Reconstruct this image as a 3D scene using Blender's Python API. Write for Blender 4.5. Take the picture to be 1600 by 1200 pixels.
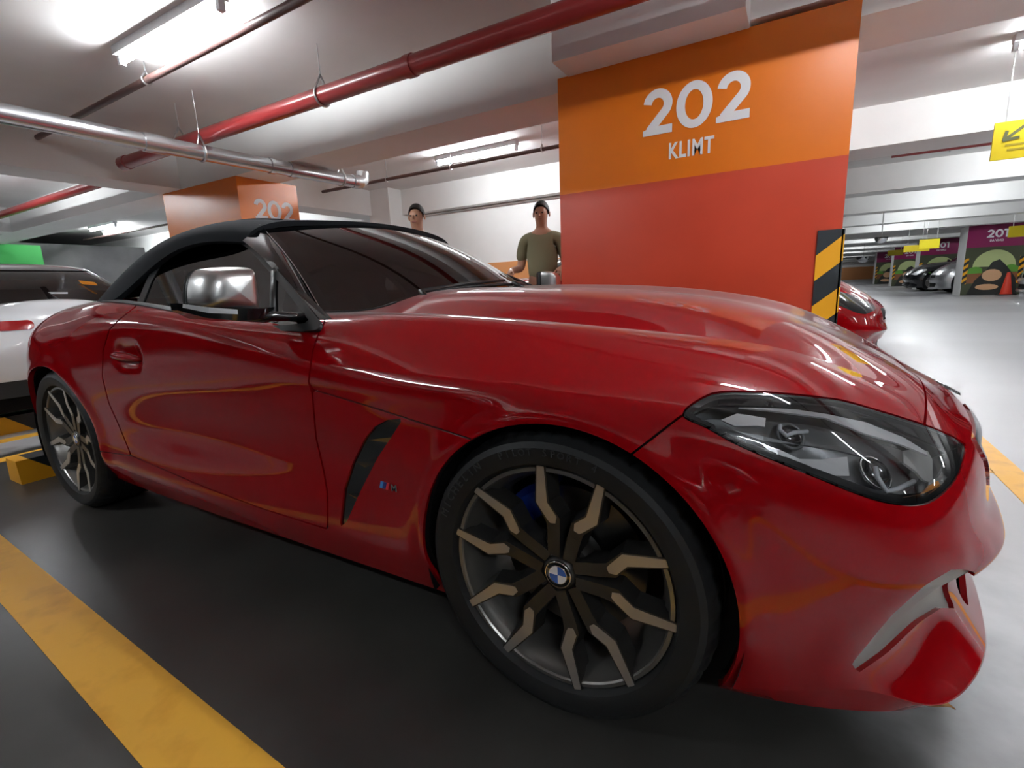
import bpy, bmesh, math, random
import numpy as np
from mathutils import Vector, Matrix
random.seed(5); np.random.seed(5)
for _o in list(bpy.data.objects): bpy.data.objects.remove(_o)
SC = bpy.context.scene
COL = SC.collection
PI = math.pi
# ------------------------------------------------------------------ camera
CAM = np.array([0.409171, -1.75571, 0.951683]); YAW, PITCH, ROLL, FPX = -0.526174, -0.197797, -0.0421128, 758.699
FW = np.array([math.sin(YAW)*math.cos(PITCH), math.cos(YAW)*math.cos(PITCH), math.sin(PITCH)])
_rt = np.array([math.cos(YAW), -math.sin(YAW), 0.0]); _up = np.cross(_rt, FW)
RT = math.cos(ROLL)*_rt + math.sin(ROLL)*_up; UP = -math.sin(ROLL)*_rt + math.cos(ROLL)*_up
cd = bpy.data.cameras.new('camera'); cd.sensor_width = 36.0; cd.lens = FPX/1600*36; cd.clip_start = 0.02; cd.clip_end = 300
cam = bpy.data.objects.new('camera', cd); COL.objects.link(cam)
cam.matrix_world = Matrix(((RT[0], UP[0], -FW[0], CAM[0]), (RT[1], UP[1], -FW[1], CAM[1]), (RT[2], UP[2], -FW[2], CAM[2]), (0, 0, 0, 1)))
SC.camera = cam
# ------------------------------------------------------------------ world, exposure
w = bpy.data.worlds.new('world'); SC.world = w; w.use_nodes = True
w.node_tree.nodes['Background'].inputs[0].default_value = (0.85, 0.92, 1.0, 1)
w.node_tree.nodes['Background'].inputs[1].default_value = 0.5
SC.view_settings.view_transform = 'Standard'; SC.view_settings.look = 'None'
SC.view_settings.gamma = 1.0; SC.view_settings.use_curve_mapping = False
SC.view_settings.exposure = 0.0
TUBE_STRENGTH = 185.0
# ------------------------------------------------------------------ materials
M = {}
def mat(name, col=(.8,.8,.8), rough=.5, metal=0.0, coat=0.0, spec=.5, emit=None, estr=0.0, trans=0.0, alpha=1.0):
    m = bpy.data.materials.new(name); m.use_nodes = True
    b = m.node_tree.nodes['Principled BSDF']
    b.inputs['Base Color'].default_value = (*col, 1); b.inputs['Roughness'].default_value = rough
    b.inputs['Metallic'].default_value = metal; b.inputs['Coat Weight'].default_value = coat
    b.inputs['Coat Roughness'].default_value = .02; b.inputs['Specular IOR Level'].default_value = spec
    b.inputs['Transmission Weight'].default_value = trans; b.inputs['Alpha'].default_value = alpha
    if emit: b.inputs['Emission Color'].default_value = (*emit, 1); b.inputs['Emission Strength'].default_value = estr
    M[name] = m; return m
def nodes(m): return m.node_tree.nodes, m.node_tree.links, m.node_tree.nodes['Principled BSDF']
def noise_col(m, c1, c2, scale=5.0, detail=6.0, rough_amt=None, bump=0.0, stretch=None, lo=.35, hi=.65, bscale=None):
    n, l, b = nodes(m)
    tc = n.new('ShaderNodeTexCoord'); mp = n.new('ShaderNodeMapping'); l.new(tc.outputs['Object'], mp.inputs[0])
    if stretch: mp.inputs['Scale'].default_value = stretch
    t = n.new('ShaderNodeTexNoise'); t.inputs['Scale'].default_value = scale; t.inputs['Detail'].default_value = detail
    l.new(mp.outputs[0], t.inputs['Vector'])
    r = n.new('ShaderNodeValToRGB'); r.color_ramp.elements[0].position = lo; r.color_ramp.elements[1].position = hi
    r.color_ramp.elements[0].color = (*c1, 1); r.color_ramp.elements[1].color = (*c2, 1)
    l.new(t.outputs[0], r.inputs[0]); l.new(r.outputs[0], b.inputs['Base Color'])
    if rough_amt:
        mr = n.new('ShaderNodeMapRange'); mr.inputs[3].default_value = rough_amt[0]; mr.inputs[4].default_value = rough_amt[1]
        l.new(t.outputs[0], mr.inputs[0]); l.new(mr.outputs[0], b.inputs['Roughness'])
    if bump:
        t2 = n.new('ShaderNodeTexNoise'); t2.inputs['Scale'].default_value = bscale or scale*6; t2.inputs['Detail'].default_value = 5
        l.new(mp.outputs[0], t2.inputs['Vector'])
        bp = n.new('ShaderNodeBump'); bp.inputs['Strength'].default_value = bump; bp.inputs['Distance'].default_value = .01
        l.new(t2.outputs[0], bp.inputs['Height']); l.new(bp.outputs[0], b.inputs['Normal'])
    return m
def glass(name, tint, alpha_rough=0.0, glossy=1.0, ior=1.5):
    m = bpy.data.materials.new(name); m.use_nodes = True; n, l = m.node_tree.nodes, m.node_tree.links; n.clear()
    o = n.new('ShaderNodeOutputMaterial'); mx = n.new('ShaderNodeMixShader'); tr = n.new('ShaderNodeBsdfTransparent'); gl = n.new('ShaderNodeBsdfGlossy'); fr = n.new('ShaderNodeFresnel')
    tr.inputs[0].default_value = (*tint, 1); gl.inputs['Roughness'].default_value = alpha_rough; gl.inputs[0].default_value = (glossy, glossy, glossy, 1)
    fr.inputs[0].default_value = ior
    l.new(fr.outputs[0], mx.inputs[0]); l.new(tr.outputs[0], mx.inputs[1]); l.new(gl.outputs[0], mx.inputs[2]); l.new(mx.outputs[0], o.inputs[0])
    M[name] = m; return m
_n, _l, _pm = nodes(mat('paint', (.27, .0010, .0035), .6, .0, 1.0, .0))
# a film of dust on the upward faces only
_g = _n.new('ShaderNodeNewGeometry'); _s = _n.new('ShaderNodeSeparateXYZ'); _l.new(_g.outputs['Normal'], _s.inputs[0])
_m = _n.new('ShaderNodeMapRange'); _m.inputs[1].default_value = .80; _m.inputs[2].default_value = .96; _m.inputs[4].default_value = 1.0; _l.new(_s.outputs[2], _m.inputs[0]); _l.new(_m.outputs[0], _pm.inputs['Sheen Weight'])
_pm.inputs['Sheen Roughness'].default_value = .22
mat('black_gloss', (.006, .007, .008), .12, 0, .6)
mat('black_plastic', (.012, .013, .014), .45)
mat('rubber', (.010, .011, .012), .55, spec=.35)
mat('dark_void', (.004, .004, .005), .7, spec=.2)
mat('fabric_top', (.010, .012, .015), .85, spec=.2)
mat('rim_dark', (.055, .054, .052), .34, .7)
mat('rim_machined', (.50, .49, .47), .32, .75)
mat('rim_lip', (.26, .255, .245), .30, .8)
mat('chrome', (.75, .76, .78), .08, 1.0)
mat('silver_cap', (.66, .67, .67), .30, 1.0)
mat('brake_blue', (.01, .04, .30), .3, 0, .5)
mat('disc_steel', (.16, .16, .16), .35, 1.0)
mat('headlamp_inner', (.20, .21, .22), .28, .5)
mat('headlamp_silver', (.86, .87, .89), .22, .6)
mat('reflector_white', (.85,.86,.88), .25, .2, .5)
mat('drl', (.72, .76, .80), .25, 0, .5)
mat('white_print', (.82, .82, .84), .55)
mat('amber', (.7, .25, .02), .3)
mat('intake_grey', (.30, .30, .285), .45)
glass('lens_glass', (.95, .96, .97), 0.0, 1.0, 1.5)
glass('tint_glass', (.035, .036, .038), 0.0, 1.0, 2.0)
glass('tint_side', (.05, .055, .06), 0.0, 1.0, 1.5)
# ------------------------------------------------------------------ object helpers
def link(o, parent=None):
    COL.objects.link(o)
    if parent is not None: o.parent = parent
    return o
def mesh_obj(name, V, F, m, parent=None, smooth=False, normals=None, angle=None):
    me = bpy.data.meshes.new(name)
    me.from_pydata([tuple(map(float, v)) for v in V], [], [tuple(int(i) for i in f) for f in F])
    if isinstance(m, (list, tuple)):
        for k in m: me.materials.append(M[k] if isinstance(k, str) else k)
    else: me.materials.append(M[m] if isinstance(m, str) else m)
    if smooth or normals is not None or angle: me.polygons.foreach_set('use_smooth', [True]*len(me.polygons))
    if normals is not None: me.normals_split_custom_set_from_vertices([tuple(map(float, n)) for n in normals])
    if angle: me.set_sharp_from_angle(angle=angle)
    me.update()
    return link(bpy.data.objects.new(name, me), parent)
class MB:
    def __init__(s): s.v = []; s.f = []
    def add(s, V, F):
        n = len(s.v); s.v += [tuple(map(float, v)) for v in V]; s.f += [tuple(int(i)+n for i in f) for f in F]; return s
    def box(s, x0, x1, y0, y1, z0, z1):
        return s.add([(x0,y0,z0),(x1,y0,z0),(x1,y1,z0),(x0,y1,z0),(x0,y0,z1),(x1,y0,z1),(x1,y1,z1),(x0,y1,z1)],
                     [(0,3,2,1),(4,5,6,7),(0,1,5,4),(1,2,6,5),(2,3,7,6),(3,0,4,7)])
    def prism(s, poly, axis, a, b):
        """polygon in the two other axes, extruded along axis from a to b"""
        n = len(poly)
        def P(u, v, t):
            return {'x': (t,u,v), 'y': (u,t,v), 'z': (u,v,t)}[axis]
        V = [P(u,v,a) for u,v in poly]+[P(u,v,b) for u,v in poly]
        F = [tuple(range(n)), tuple(range(2*n-1, n-1, -1))]+[(i, i+n, (i+1)%n+n, (i+1)%n) for i in range(n)]
        return s.add(V, F)
    def tube(s, pts, r, seg=12, cap=True, closed=False):
        pts = [Vector(p) for p in pts]; n = len(pts); rr = r if isinstance(r, (list, tuple)) else [r]*n
        V = []; F = []; prev = None
        for i, p in enumerate(pts):
            if closed: t = (pts[(i+1) % n]-pts[i-1]).normalized()
            else: t = ((pts[min(i+1, n-1)]-p).normalized()+(p-pts[max(i-1, 0)]).normalized()).normalized()
            if prev is None: a = t.orthogonal().normalized()
            else: a = (prev-t*prev.dot(t)).normalized()
            prev = a; b = t.cross(a)
            V += [p+(a*math.cos(k*2*PI/seg)+b*math.sin(k*2*PI/seg))*rr[i] for k in range(seg)]
        for i in range(n if closed else n-1):
            j = (i+1) % n
            F += [(i*seg+k, i*seg+(k+1) % seg, j*seg+(k+1) % seg, j*seg+k) for k in range(seg)]
        if cap and not closed: F += [tuple(range(seg-1, -1, -1)), tuple((n-1)*seg+k for k in range(seg))]
        return s.add(V, F)
    def lathe(s, prof, seg=48, axis='y', closed=False, a0=0, a1=2*PI):
        """prof list of (radius, height)"""
        full = abs(a1-a0-2*PI) < 1e-6; n = len(prof); ns = seg if full else seg+1
        V = []
        for k in range(ns):
            a = a0+(a1-a0)*k/seg; c, sn = math.cos(a), math.sin(a)
            for r, h in prof:
                V.append({'y': (r*c, h, r*sn), 'z': (r*c, r*sn, h), 'x': (h, r*c, r*sn)}[axis])
        F = []
        for k in range(seg):
            k2 = (k+1) % ns
            for i in range(n if closed else n-1):
                j = (i+1) % n; F.append((k*n+i, k*n+j, k2*n+j, k2*n+i))
        return s.add(V, F)
    def xf(s, fn): s.v = [tuple(fn(v)) for v in s.v]; return s
    def build(s, name, m, parent=None, smooth=False, angle=None): return mesh_obj(name, s.v, s.f, m, parent, smooth, None, angle)
def empty(name, loc=(0,0,0), rz=0.0):
    o = bpy.data.objects.new(name, None); o.location = loc; o.rotation_euler = (0,0,rz); o.empty_display_size = .1
    return link(o)
def tag(o, label=None, cat=None, group=None, kind=None):
    if label: o['label'] = label
    if cat: o['category'] = cat
    if group: o['group'] = group
    if kind: o['kind'] = kind
    return o
def copy_tree(o, parent=None):
    c = o.copy(); COL.objects.link(c); c.parent = parent
    for ch in list(o.children): copy_tree(ch, c)
    return c
def text_mesh(s, size=1.0, offset=0.0, extrude=0.002, res=4, align='CENTER', spacing=1.0):
    cu = bpy.data.curves.new('txt', 'FONT'); cu.body = s; cu.size = size; cu.offset = offset; cu.extrude = extrude; cu.resolution_u = res
    cu.align_x = align; cu.align_y = 'CENTER'; cu.space_character = spacing
    o = bpy.data.objects.new('txt', cu); COL.objects.link(o)
    dg = bpy.context.evaluated_depsgraph_get(); me = o.evaluated_get(dg).to_mesh()
    V = [tuple(v.co) for v in me.vertices]; F = [tuple(p.vertices) for p in me.polygons]
    o.evaluated_get(dg).to_mesh_clear(); bpy.data.objects.remove(o); bpy.data.curves.remove(cu)
    return V, F
def project(V):
    d = np.asarray(V, float)-CAM; z = d@FW
    return np.c_[800+FPX*(d@RT)/z, 600-FPX*(d@UP)/z], z
def pix_ray(p): return FW+RT*(p[0]-800)/FPX+UP*(600-p[1])/FPX
def at_y(p, y): d = pix_ray(p); return CAM+d*((y-CAM[1])/d[1])
def at_z(p, z): d = pix_ray(p); return CAM+d*((z-CAM[2])/d[2])
def at_x(p, x): d = pix_ray(p); return CAM+d*((x-CAM[0])/d[0])
# ------------------------------------------------------------------ car body surface: a net of (x, half-width, z) points, splined both ways
XS = [-3.12,-2.92,-2.70,-2.47,-2.20,-1.90,-1.50,-1.10,-.72,-.36,0,.22,.42]
def side_row(w, z): return [(x, a, b) for x, a, b in zip(XS, w, z)]
# rear wrap columns (centre first) and front wrap columns are written out
NET = [
 # r0 lower edge
 [(-3.28,0,.30),(-3.26,.42,.30),(-3.19,.68,.29)]+side_row([.78,.835,.87,.87,.87,.875,.88,.88,.88,.88,.885,.885,.862],[.27,.25,.22,.20,.19,.185,.185,.185,.185,.185,.185,.182,.178])+
 [(.56,.808,.17),(.665,.745,.175),(.742,.64,.19),(.82,.46,.165),(.87,.24,.16),(.885,0,.16)],
 # lip ridge
 [(-3.31,0,.36),(-3.29,.42,.36),(-3.22,.69,.35)]+side_row([.79,.85,.90,.90,.90,.90,.90,.90,.90,.90,.905,.905,.882],[.33,.30,.28,.26,.245,.24,.24,.24,.24,.24,.24,.225,.215])+
 [(.570,.820,.225),(.680,.755,.190),(.766,.648,.215),(.838,.46,.19),(.886,.24,.18),(.90,0,.18)],
 # r1 lower bulge / intake floor
 [(-3.34,0,.44),(-3.32,.42,.44),(-3.24,.70,.43)]+side_row([.80,.862,.915,.92,.917,.91,.907,.907,.912,.918,.922,.918,.895],[.40,.37,.35,.33,.31,.305,.30,.30,.30,.30,.30,.29,.285])+
 [(.548,.828,.275),(.628,.738,.28),(.706,.618,.31),(.780,.46,.285),(.838,.24,.27),(.85,0,.27)],
 # r2
 [(-3.36,0,.53),(-3.34,.42,.53),(-3.26,.70,.53)]+side_row([.80,.872,.93,.934,.918,.897,.885,.888,.902,.920,.931,.925,.902],[.50,.48,.46,.46,.46,.46,.46,.46,.46,.46,.46,.45,.43])+
 [(.563,.845,.425),(.675,.755,.425),(.765,.62,.43),(.832,.46,.425),(.878,.24,.42),(.892,0,.42)],
 # r3
 [(-3.37,0,.62),(-3.35,.42,.62),(-3.26,.69,.63)]+side_row([.80,.873,.932,.937,.926,.902,.886,.888,.902,.921,.932,.924,.895],[.61,.60,.60,.60,.60,.595,.59,.585,.58,.585,.59,.575,.55])+
 [(.560,.835,.525),(.668,.745,.505),(.745,.615,.49),(.803,.45,.48),(.855,.24,.475),(.875,0,.475)],
 # r4
 [(-3.36,0,.72),(-3.33,.42,.72),(-3.23,.67,.73)]+side_row([.785,.862,.923,.931,.926,.908,.893,.892,.900,.912,.920,.909,.872],[.72,.725,.725,.72,.72,.715,.71,.70,.69,.69,.69,.675,.645])+
 [(.552,.805,.610),(.652,.715,.582),(.728,.590,.560),(.788,.435,.545),(.846,.23,.535),(.868,0,.53)],
 # r5 shoulder crease
 [(-3.34,0,.80),(-3.30,.41,.80),(-3.17,.63,.805)]+side_row([.74,.82,.882,.893,.896,.893,.890,.890,.892,.893,.888,.862,.812],[.80,.825,.835,.84,.85,.855,.845,.808,.772,.757,.757,.748,.722])+
 [(.540,.735,.676),(.632,.645,.642),(.706,.535,.612),(.770,.41,.59),(.832,.22,.575),(.856,0,.57)],
 # r6 fender crest / belt
 [(-3.31,0,.86),(-3.26,.39,.86),(-3.12,.57,.86)]+side_row([.66,.725,.768,.785,.805,.822,.835,.828,.797,.762,.742,.722,.690],[.862,.893,.925,.943,.955,.946,.914,.882,.874,.860,.832,.810,.774])+
 [(.53,.632,.727),(.615,.56,.688),(.69,.475,.648),(.752,.37,.618),(.810,.21,.600),(.838,0,.594)],
 # r6b hood shoulder
 [(-3.24,0,.91),(-3.19,.31,.905),(-3.06,.45,.90)]+[(-3.00,.51,.915),(-2.86,.55,.935),(-2.68,.58,.955),(-2.46,.59,.965),(-2.20,.60,.968),(-1.90,.61,.955),(-1.50,.62,.93),(-1.10,.62,.908),(-.72,.62,.888),(-.36,.62,.874),(0,.62,.849),(.21,.612,.829),(.405,.595,.798)]+
 [(.522,.545,.752),(.604,.490,.712),(.676,.420,.676),(.738,.325,.646),(.795,.185,.624),(.822,0,.618)],
 # r7
 [(-3.18,0,.955),(-3.14,.20,.952),(-3.04,.29,.945)]+[(-2.98,.32,.945),(-2.82,.34,.962),(-2.64,.35,.974),(-2.44,.35,.98),(-2.20,.35,.98),(-1.90,.35,.965),(-1.50,.35,.945),(-1.10,.35,.93),(-.72,.42,.938),(-.36,.42,.933),(0,.42,.908),(.20,.41,.883),(.385,.40,.843)]+
 [(.496,.375,.798),(.575,.345,.756),(.648,.30,.714),(.712,.235,.678),(.770,.135,.652),(.798,0,.644)],
 # r8 centre line
 [(-3.04,0,.975),(-3.00,0,.975),(-2.93,0,.975)]+[(-2.88,0,.975),(-2.75,0,.98),(-2.60,0,.985),(-2.42,0,.988),(-2.20,0,.985),(-1.90,0,.97),(-1.50,0,.955),(-1.10,0,.945),(-.72,0,.945),(-.36,0,.936),(0,0,.915),(.19,0,.890),(.36,0,.850)]+
 [(.465,0,.808),(.545,0,.770),(.615,0,.732),(.682,0,.694),(.740,0,.666),(.772,0,.655)],
]
NET = np.array(NET, float)                       # rows, columns, 3
for _r, _d in enumerate([(.008,.026,.040,.043),(.008,.026,.040,.043),(.008,.02,.03,.03),(.002,.016,.028,.03),(.004,.014,.024,.026),(.002,.006,.014,.016),(0,.004,.012,.015),(0,.004,.012,.015),(0,.01,.018,.02)]):
    NET[_r, -4:, 0] -= np.array(_d)
NET[9:, -1, 0] -= .03; NET[9:, -2, 0] -= .025; NET[9:, -3, 0] -= .01
def nat_spline(t, P, tq):
    """natural cubic spline through P (n,...) at knots t"""
    n = len(t); h = np.diff(t); A = np.zeros((n, n)); B = np.zeros((n,)+P.shape[1:])
    A[0,0] = A[-1,-1] = 1
    for i in range(1, n-1):
        A[i,i-1] = h[i-1]; A[i,i] = 2*(h[i-1]+h[i]); A[i,i+1] = h[i]
        B[i] = 6*((P[i+1]-P[i])/h[i]-(P[i]-P[i-1])/h[i-1])
    m = np.linalg.solve(A, B.reshape(n, -1)).reshape(B.shape)
    k = np.clip(np.searchsorted(t, tq, side='right')-1, 0, n-2); sh = (len(tq),)+(1,)*(P.ndim-1)
    a = ((t[k+1]-tq)/h[k]).reshape(sh); b = ((tq-t[k])/h[k]).reshape(sh); hh = h[k].reshape(sh)
    return a*P[k]+b*P[k+1]+((a**3-a)*m[k]+(b**3-b)*m[k+1])*hh**2/6
def bump(t, c, s): return np.exp(-((t-c)/s)**2)
def sstep(a, b, t):
    u = np.clip((t-a)/(b-a), 0, 1); return u*u*(3-2*u)
CREASES = [(6, lambda x, w: sstep(-2.0,-1.5,x)*(1-sstep(-.5,.2,x))*.32), (8, lambda x, w: sstep(-.85,-.6,x)*(1-sstep(.45,.62,x))*.75), (1, lambda x, w: sstep(.38,.52,x)*.95), (3, lambda x, w: sstep(.6,.72,x)*.6)]
def body_surface(NU=430, NV=150):
    N = NET
    # mirrored end columns keep the front and rear smooth across the middle
    mir = N[:, [2,1]]*np.array([1,-1,1]); mif = N[:, [-2,-3]]*np.array([1,-1,1])
    E = np.concatenate([mir, N, mif], axis=1)
    d = np.sqrt(np.linalg.norm(np.diff(E, axis=1), axis=2)).mean(0)**2
    t = np.concatenate([[0], np.cumsum(d)])
    tq = np.linspace(t[2], t[-3], NU)
    R = np.stack([nat_spline(t, E[r], tq) for r in range(len(E))])    # rows, NU, 3
    top = R[[-2,-3]]*np.array([1,-1,1])
    G = np.concatenate([R, top], axis=0)
    dv = np.linalg.norm(np.diff(G, axis=0), axis=2).mean(1)
    s = np.concatenate([[0], np.cumsum(dv)])
    sq = np.sort(np.concatenate([np.linspace(s[0], s[-3], NV-4), [s[1], s[3], s[6], s[8]]]))
    S = nat_spline(s, G, sq)
    S0 = S.copy()
    for cr, kf in CREASES:
        lo = nat_spline(s[:cr+1], G[:cr+1], sq) if cr > 1 else G[0]+(G[1]-G[0])*((sq-s[0])/(s[1]-s[0]))[:, None, None]
        hi = nat_spline(s[cr:], G[cr:], sq)
        C = np.where((sq < s[cr])[:, None, None], lo, hi)
        S = S+(C-S0)*kf(S0[:, :, 0], S0[:, :, 1])[:, :, None]*np.clip(1-np.abs(sq-s[cr])/.35, 0, 1)[:, None, None]**.5
    x, wd, z = S[..., 0], S[..., 1], S[..., 2]
    flank = sstep(.5, .7, wd)
    # wheel arch lips, door hollow, handle cup
    for cx, R0 in ((0.012, .352), (-2.47, .358)):
        dd = np.hypot(x-cx, z-.333)
        wd = wd+flank*.010*bump(dd, R0+.005, .035)*sstep(.22, .34, z)
    wd = wd-flank*.010*bump(z, .50+.05*(x+1.1), .09)*sstep(-1.95, -1.5, x)*(1-sstep(-.75, -.4, x))
    wd = wd-flank*.026*np.exp(-((x+1.765)/.085)**4-((z-.757)/.040)**2)
    # hood power line
    P = np.stack([x, -wd, z], -1)
    P[-1, :, 1] = 0; P[:, 0, 1] = 0; P[:, -1, 1] = 0
    du = np.gradient(P, axis=1); dvv = np.gradient(P, axis=0)
    n = np.cross(du, dvv); n /= np.linalg.norm(n, axis=2, keepdims=True)+1e-12
    out = np.where((n*np.array([0,-1,.3])+0).sum(2).mean() < 0, -1, 1); n = n*out
    n[-1, :, 1] = 0; n[:, 0, 1] = 0; n[:, -1, 1] = 0; n /= np.linalg.norm(n, axis=2, keepdims=True)+1e-12
    I = np.arange(NV*NU).reshape(NV, NU)
    a, b, c, d2 = I[:-1,:-1].ravel(), I[:-1,1:].ravel(), I[1:,1:].ravel(), I[1:,:-1].ravel()
    T = np.concatenate([np.c_[a,b,c], np.c_[a,c,d2]])
    P, n = P.reshape(-1,3), n.reshape(-1,3)
    g = np.cross(P[T[:,1]]-P[T[:,0]], P[T[:,2]]-P[T[:,0]])
    if (g*n[T[:,0]]).sum() < 0: T = T[:, ::-1].copy()
    return P, n, T
BV, BN, BT = body_surface()
BPX, BDEP = project(BV)
BX, BW, BZ = BV[:,0], -BV[:,1], BV[:,2]
BROW = np.repeat(np.linspace(0, 1, 150), 430)
def poly_sdf(P, poly):
    poly = np.array(poly, float); d = np.full(len(P), 1e18); ins = np.zeros(len(P), bool)
    for i in range(len(poly)):
        a, b = poly[i-1], poly[i]; e = b-a; w_ = P-a
        t = np.clip((w_@e)/(e@e+1e-12), 0, 1); q = w_-t[:,None]*e; d = np.minimum(d, (q**2).sum(1))
        c = ((a[1] <= P[:,1]) & (b[1] > P[:,1])) | ((b[1] <= P[:,1]) & (a[1] > P[:,1]))
        with np.errstate(divide='ignore', invalid='ignore'):
            xi = a[0]+(P[:,1]-a[1])*e[0]/(e[1] if abs(e[1]) > 1e-12 else 1e-12)
        ins ^= c & (P[:,0] < xi)
    return np.where(ins, -1, 1)*np.sqrt(d)
def smooth_poly(pts, n=6):
    P = [np.array(p, float) for p in pts]; m = len(P); out = []
    for i in range(m):
        p0, p1, p2, p3 = P[i-1], P[i], P[(i+1)%m], P[(i+2)%m]
        for k in range(n):
            t = k/n; out.append(.5*((2*p1)+(-p0+p2)*t+(2*p0-5*p1+4*p2-p3)*t*t+(-p0+3*p1-3*p2+p3)*t**3))
    return out
def pix_sdf(poly): return poly_sdf(BPX, poly)*BDEP/FPX          # metres across the line of sight
def clip(V, N, T, f, extra=None):
    """keep f<0 of a triangle mesh, cutting the triangles on the line f=0"""
    V = [V]; N = [N]; fs = [f]; E = None if extra is None else [extra]
    ins = f < 0; k = ins[T].sum(1); keep = [T[k == 3]]; mix = T[(k == 1) | (k == 2)]
    nv = len(f); cache = {}; newv = []; newn = []; newe = []; nt = []
    V0, N0 = V[0], N[0]
    def cut(a, b):
        key = (a, b) if a < b else (b, a)
        if key not in cache:
            a, b = key; t = f[a]/(f[a]-f[b]); cache[key] = nv+len(newv)
            newv.append(V0[a]+(V0[b]-V0[a])*t); nn = N0[a]+(N0[b]-N0[a])*t; newn.append(nn/np.linalg.norm(nn))
            if extra is not None: newe.append(extra[a]+(extra[b]-extra[a])*t)
        return cache[key]
    for t in mix:
        s = [ins[i] for i in t]
        if sum(s) == 1:
            i = s.index(True); a, b, c = t[i], t[(i+1)%3], t[(i+2)%3]; nt.append((a, cut(a,b), cut(a,c)))
        else:
            i = s.index(False); a, b, c = t[i], t[(i+1)%3], t[(i+2)%3]; p, q = cut(a,b), cut(a,c); nt += [(p,b,c),(p,c,q)]
    if nt: keep.append(np.array(nt))
    T = np.concatenate(keep)
    if newv: V = np.concatenate([V0, newv]); N = np.concatenate([N0, newn]); extra = None if extra is None else np.concatenate([extra, newe])
    else: V, N = V0, N0
    u, inv = np.unique(T, return_inverse=True); T = inv.reshape(-1,3)
    return V[u], N[u], T, (None if extra is None else extra[u])
def panel(fields, offset=0.0):
    """part of the body surface inside all fields (each < 0)"""
    V, N, T = BV, BN, BT; ex = np.stack(fields, 1)
    for i in range(len(fields)):
        V, N, T, ex = clip(V, N, T, ex[:, i], ex)
    if offset: V = V+N*offset
    return V, N, T
def flange(V, N, T, depth):
    """inward return along the open edges"""
    e = np.sort(np.concatenate([T[:,[0,1]], T[:,[1,2]], T[:,[2,0]]]), axis=1)
    ed = np.concatenate([T[:,[0,1]], T[:,[1,2]], T[:,[2,0]]])
    key = e[:,0].astype(np.int64)*10**7+e[:,1]; u, ix, ct = np.unique(key, return_index=True, return_counts=True)
    b = ed[ix[ct == 1]]; b = b[~((np.abs(V[b[:,0],1]) < 1e-6) & (np.abs(V[b[:,1],1]) < 1e-6))]
    vs, inv = np.unique(b, return_inverse=True); inv = inv.reshape(-1,2); m = len(vs)
    FV = np.concatenate([V[vs], V[vs]-N[vs]*depth]); FT = np.c_[inv[:,1], inv[:,0], inv[:,0]+m, inv[:,1]+m]
    return FV, FT
def body_part(name, fields, m, parent, both=True, sides=(1,), depth=.014, offset=0.0):
    """both: one object over both sides; else one object per side in sides (1 = right, -1 = left)"""
    V, N, T = panel(fields, offset); F = [tuple(t) for t in T]; nn = N
    if depth:
        FV, FQ = flange(V, N, T, depth); n0 = len(V)
        V2 = np.concatenate([V, FV]); F2 = F+[tuple(int(i)+n0 for i in qd) for qd in FQ]
        # flange normals
        fn = np.zeros((len(FV), 3))
        for qd in FQ:
            c = np.cross(FV[qd[1]]-FV[qd[0]], FV[qd[3]]-FV[qd[0]]); fn[list(qd)] += c/(np.linalg.norm(c)+1e-12)
        fn /= np.linalg.norm(fn, axis=1, keepdims=True)+1e-9
        V, F, nn = V2, F2, np.concatenate([N, fn])
    out = []
    mv, mn = V*np.array([1,-1,1]), nn*np.array([1,-1,1]); mf = [tuple(f[::-1]) for f in F]
    if both:
        n0 = len(V); out.append(mesh_obj(name, np.concatenate([V, mv]), F+[tuple(i+n0 for i in f) for f in mf], m, parent, normals=np.concatenate([nn, mn])))
    else:
        for s in sides:
            out.append(mesh_obj(name, V, F, m, parent, normals=nn) if s == 1 else mesh_obj(name, mv, mf, m, parent, normals=mn))
    return out
# ------------------------------------------------------------------ red roadster
car = tag(empty('roadster', (0,0,0)), 'glossy red two-seat roadster with black soft top parked in the foreground', 'car')
G = .0022
GAPF = [(507,504),(498,520),(488,550),(482,597),(488,615),(494,685),(506,737),(512,772),(512,827)]
DBOT = [(410,795),(322,762),(205,712)]
GAPR = [(186,665),(170,630),(160,590),(161,548),(171,515),(188,498),(212,479)]
CLAM = [(489,609),(580,636),(630,652),(735,686)]
door_f = pix_sdf(GAPF+DBOT+GAPR+[(222,440),(520,440)])
skirt_f = pix_sdf([(487,608)]+CLAM[1:]+[(800,760),(800,1150),(40,1150),(120,700)]+DBOT[::-1]+GAPF[::-1][:-4])
xgap = .703-.175*BW**2
xcowl = -.895+.27*(1-np.clip(BW/.70, 0, 1.2)**2)
hood_poly = pix_sdf([(507,504)]+GAPF[1:4]+CLAM+[(800,760),(940,760),(985,711),(1068,647),(1200,650),(1500,720),(1700,720),(1700,100),(508,100)])
hood_f = np.maximum.reduce([hood_poly, BX-xgap, xcowl-BX])
arch_f = .352-np.hypot((BX-.012), BZ-.333)
arch_r = .358-np.hypot(BX+2.47, BZ-.333)
HL = smooth_poly([(1068,647),(1105,619),(1137,613),(1202,614),(1284,622),(1321,628),(1377,644),(1442,664),(1475,677),(1503,692),(1507,703),(1498,737),(1480,763),(1451,784),(1418,788),(1377,782),(1329,766),(1280,746),(1235,728),(1154,694),(1105,667)], 4)
hl_f = np.maximum(pix_sdf(HL), .45-BW)
VENT = [(630,654),(605,656),(585,667),(570,685),(550,725),(537,765),(531,824),(542,815),(562,770),(590,715),(612,682)]
vent_f = pix_sdf(VENT)
FOG = [(1487,891),(1508,891),(1523,895),(1512,925),(1497,950),(1470,949),(1436,972),(1384,1021),(1341,1051),(1332,1037),(1394,962),(1446,915)]
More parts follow.
